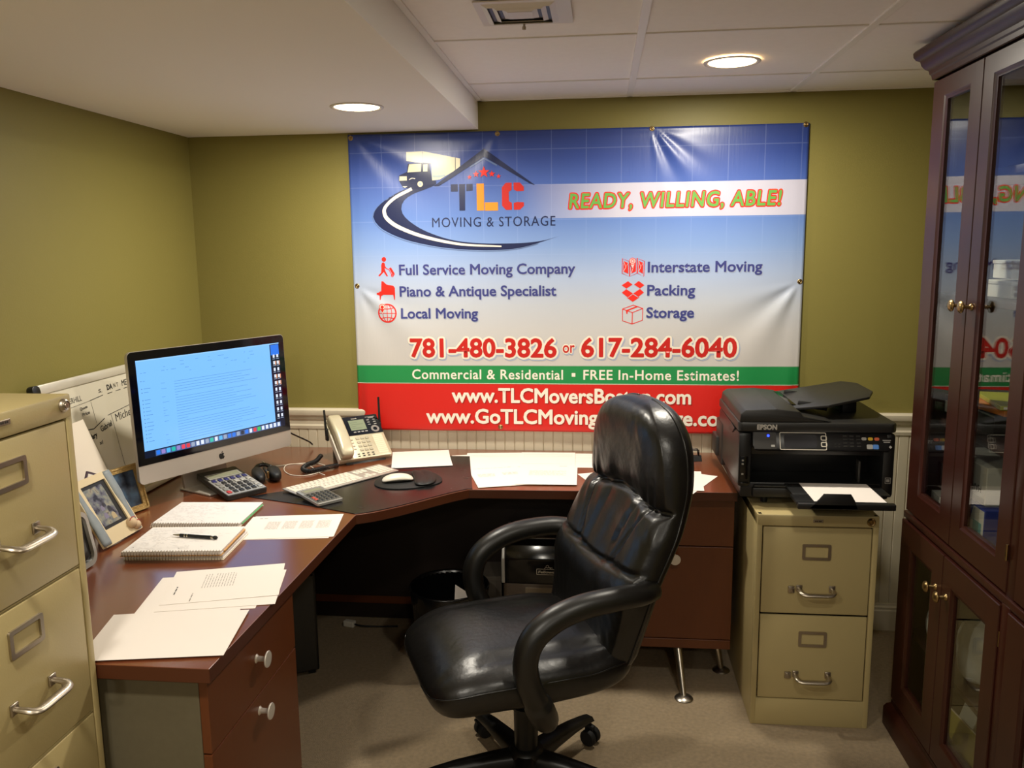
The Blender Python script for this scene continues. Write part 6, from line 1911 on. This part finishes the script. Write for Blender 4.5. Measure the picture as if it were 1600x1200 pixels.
for s0 in (0.0, -0.6875):
    yA, yM, yE = KY0 + s0 - (0.004 if s0 == 0 else 0.022), KY0 + s0 - 0.335, KY0 + s0 - 0.6675
    door(yA, yM + 0.0015, 0.757, 2.060, yM + 0.030, 1.425, KX, 0.095, 0.085, 0.080, 0.062)
    door(yM - 0.0015, yE, 0.757, 2.060, yM - 0.032, 1.425, KX, 0.070, 0.075, 0.080, 0.062)
    door(yA, yM + 0.0015, 0.112, 0.726, yM + 0.040, 0.617, KX - 0.010, 0.095, 0.085, 0.085, 0.085)
    door(yM - 0.0015, yE, 0.112, 0.726, yM - 0.034, 0.617, KX - 0.010, 0.070, 0.075, 0.085, 0.085)
for z in (0.86, 1.98, 0.22, 0.64):
    yh = KY0 - 0.668
    kb('hinge', lambda bm: cyl(bm, (KX - 0.004, yh, z - 0.02), (KX - 0.004, yh, z + 0.02), 0.0035, 0.0035, 10), M_BRASS)

# what is kept inside it
def kbox(name, label, cat, x, y, z, w_, d_, h_, rot, m_, group=None, parts=None):
    t = thing(name, label, cat, (x, y, z + 0.0006), R(rot), group)
    bm = newbm(); box(bm, (0, 0, h_ / 2), (w_, d_, h_), 0.002); obj('body', bm, m_, t)
    for (nm, f, m2) in (parts or []):
        bm = newbm(); f(bm); obj(nm, bm, m2, t)
    return t
M_WBOX = mat('white_carton', (220, 214, 204), 0.6)
kbox('carton', 'white carton at the bottom of the small stack on the upper glass shelf', 'box', 2.86, -1.03, 1.445, 0.16, 0.17, 0.042, 4, M_WBOX, 'white cartons in the bookcase', [('lid', lambda bm: box(bm, (0, 0, 0.040), (0.165, 0.175, 0.010), 0.002), M_WBOX)])
kbox('carton', 'smaller white carton on top of the stack on the upper glass shelf', 'box', 2.86, -1.045, 1.4955, 0.13, 0.12, 0.046, -3, M_WBOX, 'white cartons in the bookcase', [('lid', lambda bm: box(bm, (0, 0, 0.044), (0.135, 0.125, 0.010), 0.002), M_WBOX)])
M_DCASE = mat('dark_case', (26, 25, 25), 0.4)
kbox('equipment_case', 'flat black case with a white label behind the left bookcase door', 'case', 2.89, -0.955, 1.075, 0.24, 0.33, 0.060, 0, M_DCASE, None, [('paper_label', lambda bm: box(bm, (-0.1205, 0.11, 0.026), (0.0012, 0.085, 0.034)), M_PAPER), ('edge_trim', lambda bm: box(bm, (-0.1205, -0.08, 0.054), (0.002, 0.17, 0.004)), M_SILVER)])
kbox('paper_folder', 'orange folder lying on the black case behind the glass', 'folder', 2.86, -1.02, 1.1362, 0.20, 0.25, 0.016, 8, mat('orange_folder', (206, 120, 44), 0.6), 'folders in the bookcase', [('sheets', lambda bm: box(bm, (0.003, 0, 0.008), (0.19, 0.252, 0.008)), M_PAPER)])
kbox('paper_folder', 'yellow green folder on top of the orange one behind the glass', 'folder', 2.87, -1.05, 1.1536, 0.17, 0.24, 0.012, -9, mat('yellow_folder', (186, 186, 62), 0.35), 'folders in the bookcase', [('sheets', lambda bm: box(bm, (0.003, 0, 0.006), (0.16, 0.242, 0.006)), M_PAPER)])
MRM = frame_M((-0.1106, 0, 0), (0, -1, 0), (0, 0, 1))
def ham(bm):
    q = newbm(); put_text(q, 'HAMMERMILL', -0.085, 0.060, 0.030, 0.018, Matrix.Identity(4), bold=0.03)
    merge(bm, q, frame_M((-0.1108, -0.012, 0.078), (0, 1, 0), (0, 0, -1)))
kbox('paper_ream', 'white ream of copy paper, its name upside down, behind the right glass door', 'paper ream', 2.845, -1.045, 0.895, 0.22, 0.24, 0.105, 3, M_WBOX, None, [('ream_lettering', ham, M_INKD), ('ream_band', lambda bm: box(bm, (-0.1104, -0.02, 0.012), (0.001, 0.19, 0.014)), M_SILVER)])
M_BLUEC = mat('blue_carton', (42, 62, 158), 0.5)
def btxt(bm):
    put_text(bm, 'B', -0.06, -0.02, 0.040, 0.055, frame_M((-0.1212, 0.0, 0.0), (0, -1, 0), (0, 0, 1)), bold=0.04)
kbox('tissue_carton', 'blue and white carton at the bottom behind the right glass door', 'box', 2.85, -1.060, 0.7535, 0.24, 0.28, 0.138, 0, M_BLUEC, None, [('white_panel', lambda bm: (prism(bm, [(-0.138, 0.0), (-0.02, 0.0), (-0.075, 0.130), (-0.138, 0.130)], 0.1201, 0.1208, 0, frame_M((0, 0, 0.004), (0, 1, 0), (0, 0, 1)) @ Matrix.Scale(-1, 4, (0, 0, 1))), box(bm, (-0.1206, 0.09, 0.030), (0.001, 0.09, 0.05))), M_WBOX), ('carton_letter', btxt, M_WBOX), ('teal_square', lambda bm: box(bm, (-0.1207, -0.102, 0.075), (0.001, 0.05, 0.045)), mat('teal_print', (96, 160, 162), 0.5))])
kbox('copy_paper', 'slanted stack of white sheets behind the left glass door', 'paper', 2.86, -0.840, 0.7535, 0.22, 0.10, 0.075, -4, M_PAPER, None, [('wrapper', lambda bm: box(bm, (-0.002, 0.002, 0.020), (0.221, 0.102, 0.030)), mat('blue_grey_wrapper', (150, 164, 188), 0.5))])
kbox('equipment_case', 'black boxy case resting on the lower upper shelf back', 'case', 2.97, -0.90, 0.7535, 0.16, 0.20, 0.26, 0, M_DCASE) if False else None
# plastic bags and folders in the lower part
M_BAG = mat('white_plastic_bag', (206, 204, 198), 0.25, spec=0.5)
def bag(name, label, x, y, z, sx, sy, sz, seed):
    bm = newbm()
    def df(p):
        k = 1 + 0.30 * noise.noise(Vector((p.x * 14 + seed, p.y * 14, p.z * 12))) + 0.10 * abs(noise.noise(Vector((p.x * 40, p.y * 40 + seed, p.z * 40))))
        q = Vector((p.x * k, p.y * k, p.z * k))
        q.z = max(q.z, -sz * 0.72)
        return q + Vector((0, 0, sz * 0.72))
    superellipsoid(bm, sx, sy, sz, 1.0, 1.0, 30, 44, df)
    o = obj(name, bm, M_BAG, smooth=True, loc=(x, y, z + 0.0008))
    return tag(o, label, 'bag', 'plastic bags in the bookcase')
bag('plastic_bag', 'crumpled white plastic bag behind the left lower glass door', 2.785, -0.862, 0.363, 0.040, 0.056, 0.078, 1.0)
bag('plastic_bag', 'bulging white plastic bag behind the right lower glass door', 2.800, -1.075, 0.363, 0.052, 0.090, 0.095, 5.0)
def slab(name, label, x, y, z, w_, h_, th, rotz, lean, m_, group):
    t = thing(name, label, 'folder', (x, y, z), R(rotz), group)
    Ml = Matrix.Rotation(R(lean), 4, 'Y')
    bm = newbm(); q = newbm(); box(q, (0, 0, h_ / 2), (th, w_, h_), 0.001); merge(bm, q, Ml); obj('cover', bm, m_, t)
    bm = newbm(); q = newbm(); box(q, (0.0, 0.004, h_ / 2 + 0.002), (th * 0.6, w_, h_)); merge(bm, q, Ml); obj('sheets', bm, M_PAPERC, t)
    return t
M_YEL = mat('yellow_card', (176, 158, 60), 0.5); M_WHF = mat('grey_white_folder', (176, 172, 160), 0.5)
slab('paper_folder', 'yellow folder standing in front at the bottom of the lower cabinet', 2.775, -1.06, 0.110, 0.22, 0.085, 0.008, 6, 14, M_YEL, 'folders in the bookcase')
slab('paper_folder', 'pale grey folder tilted behind the yellow one in the lower cabinet', 2.810, -1.05, 0.110, 0.24, 0.125, 0.010, -4, 16, M_WHF, 'folders in the bookcase')
slab('paper_folder', 'tall yellow folder rearmost in the lower cabinet', 2.860, -1.04, 0.110, 0.25, 0.165, 0.010, 3, 10, M_YEL, 'folders in the bookcase')
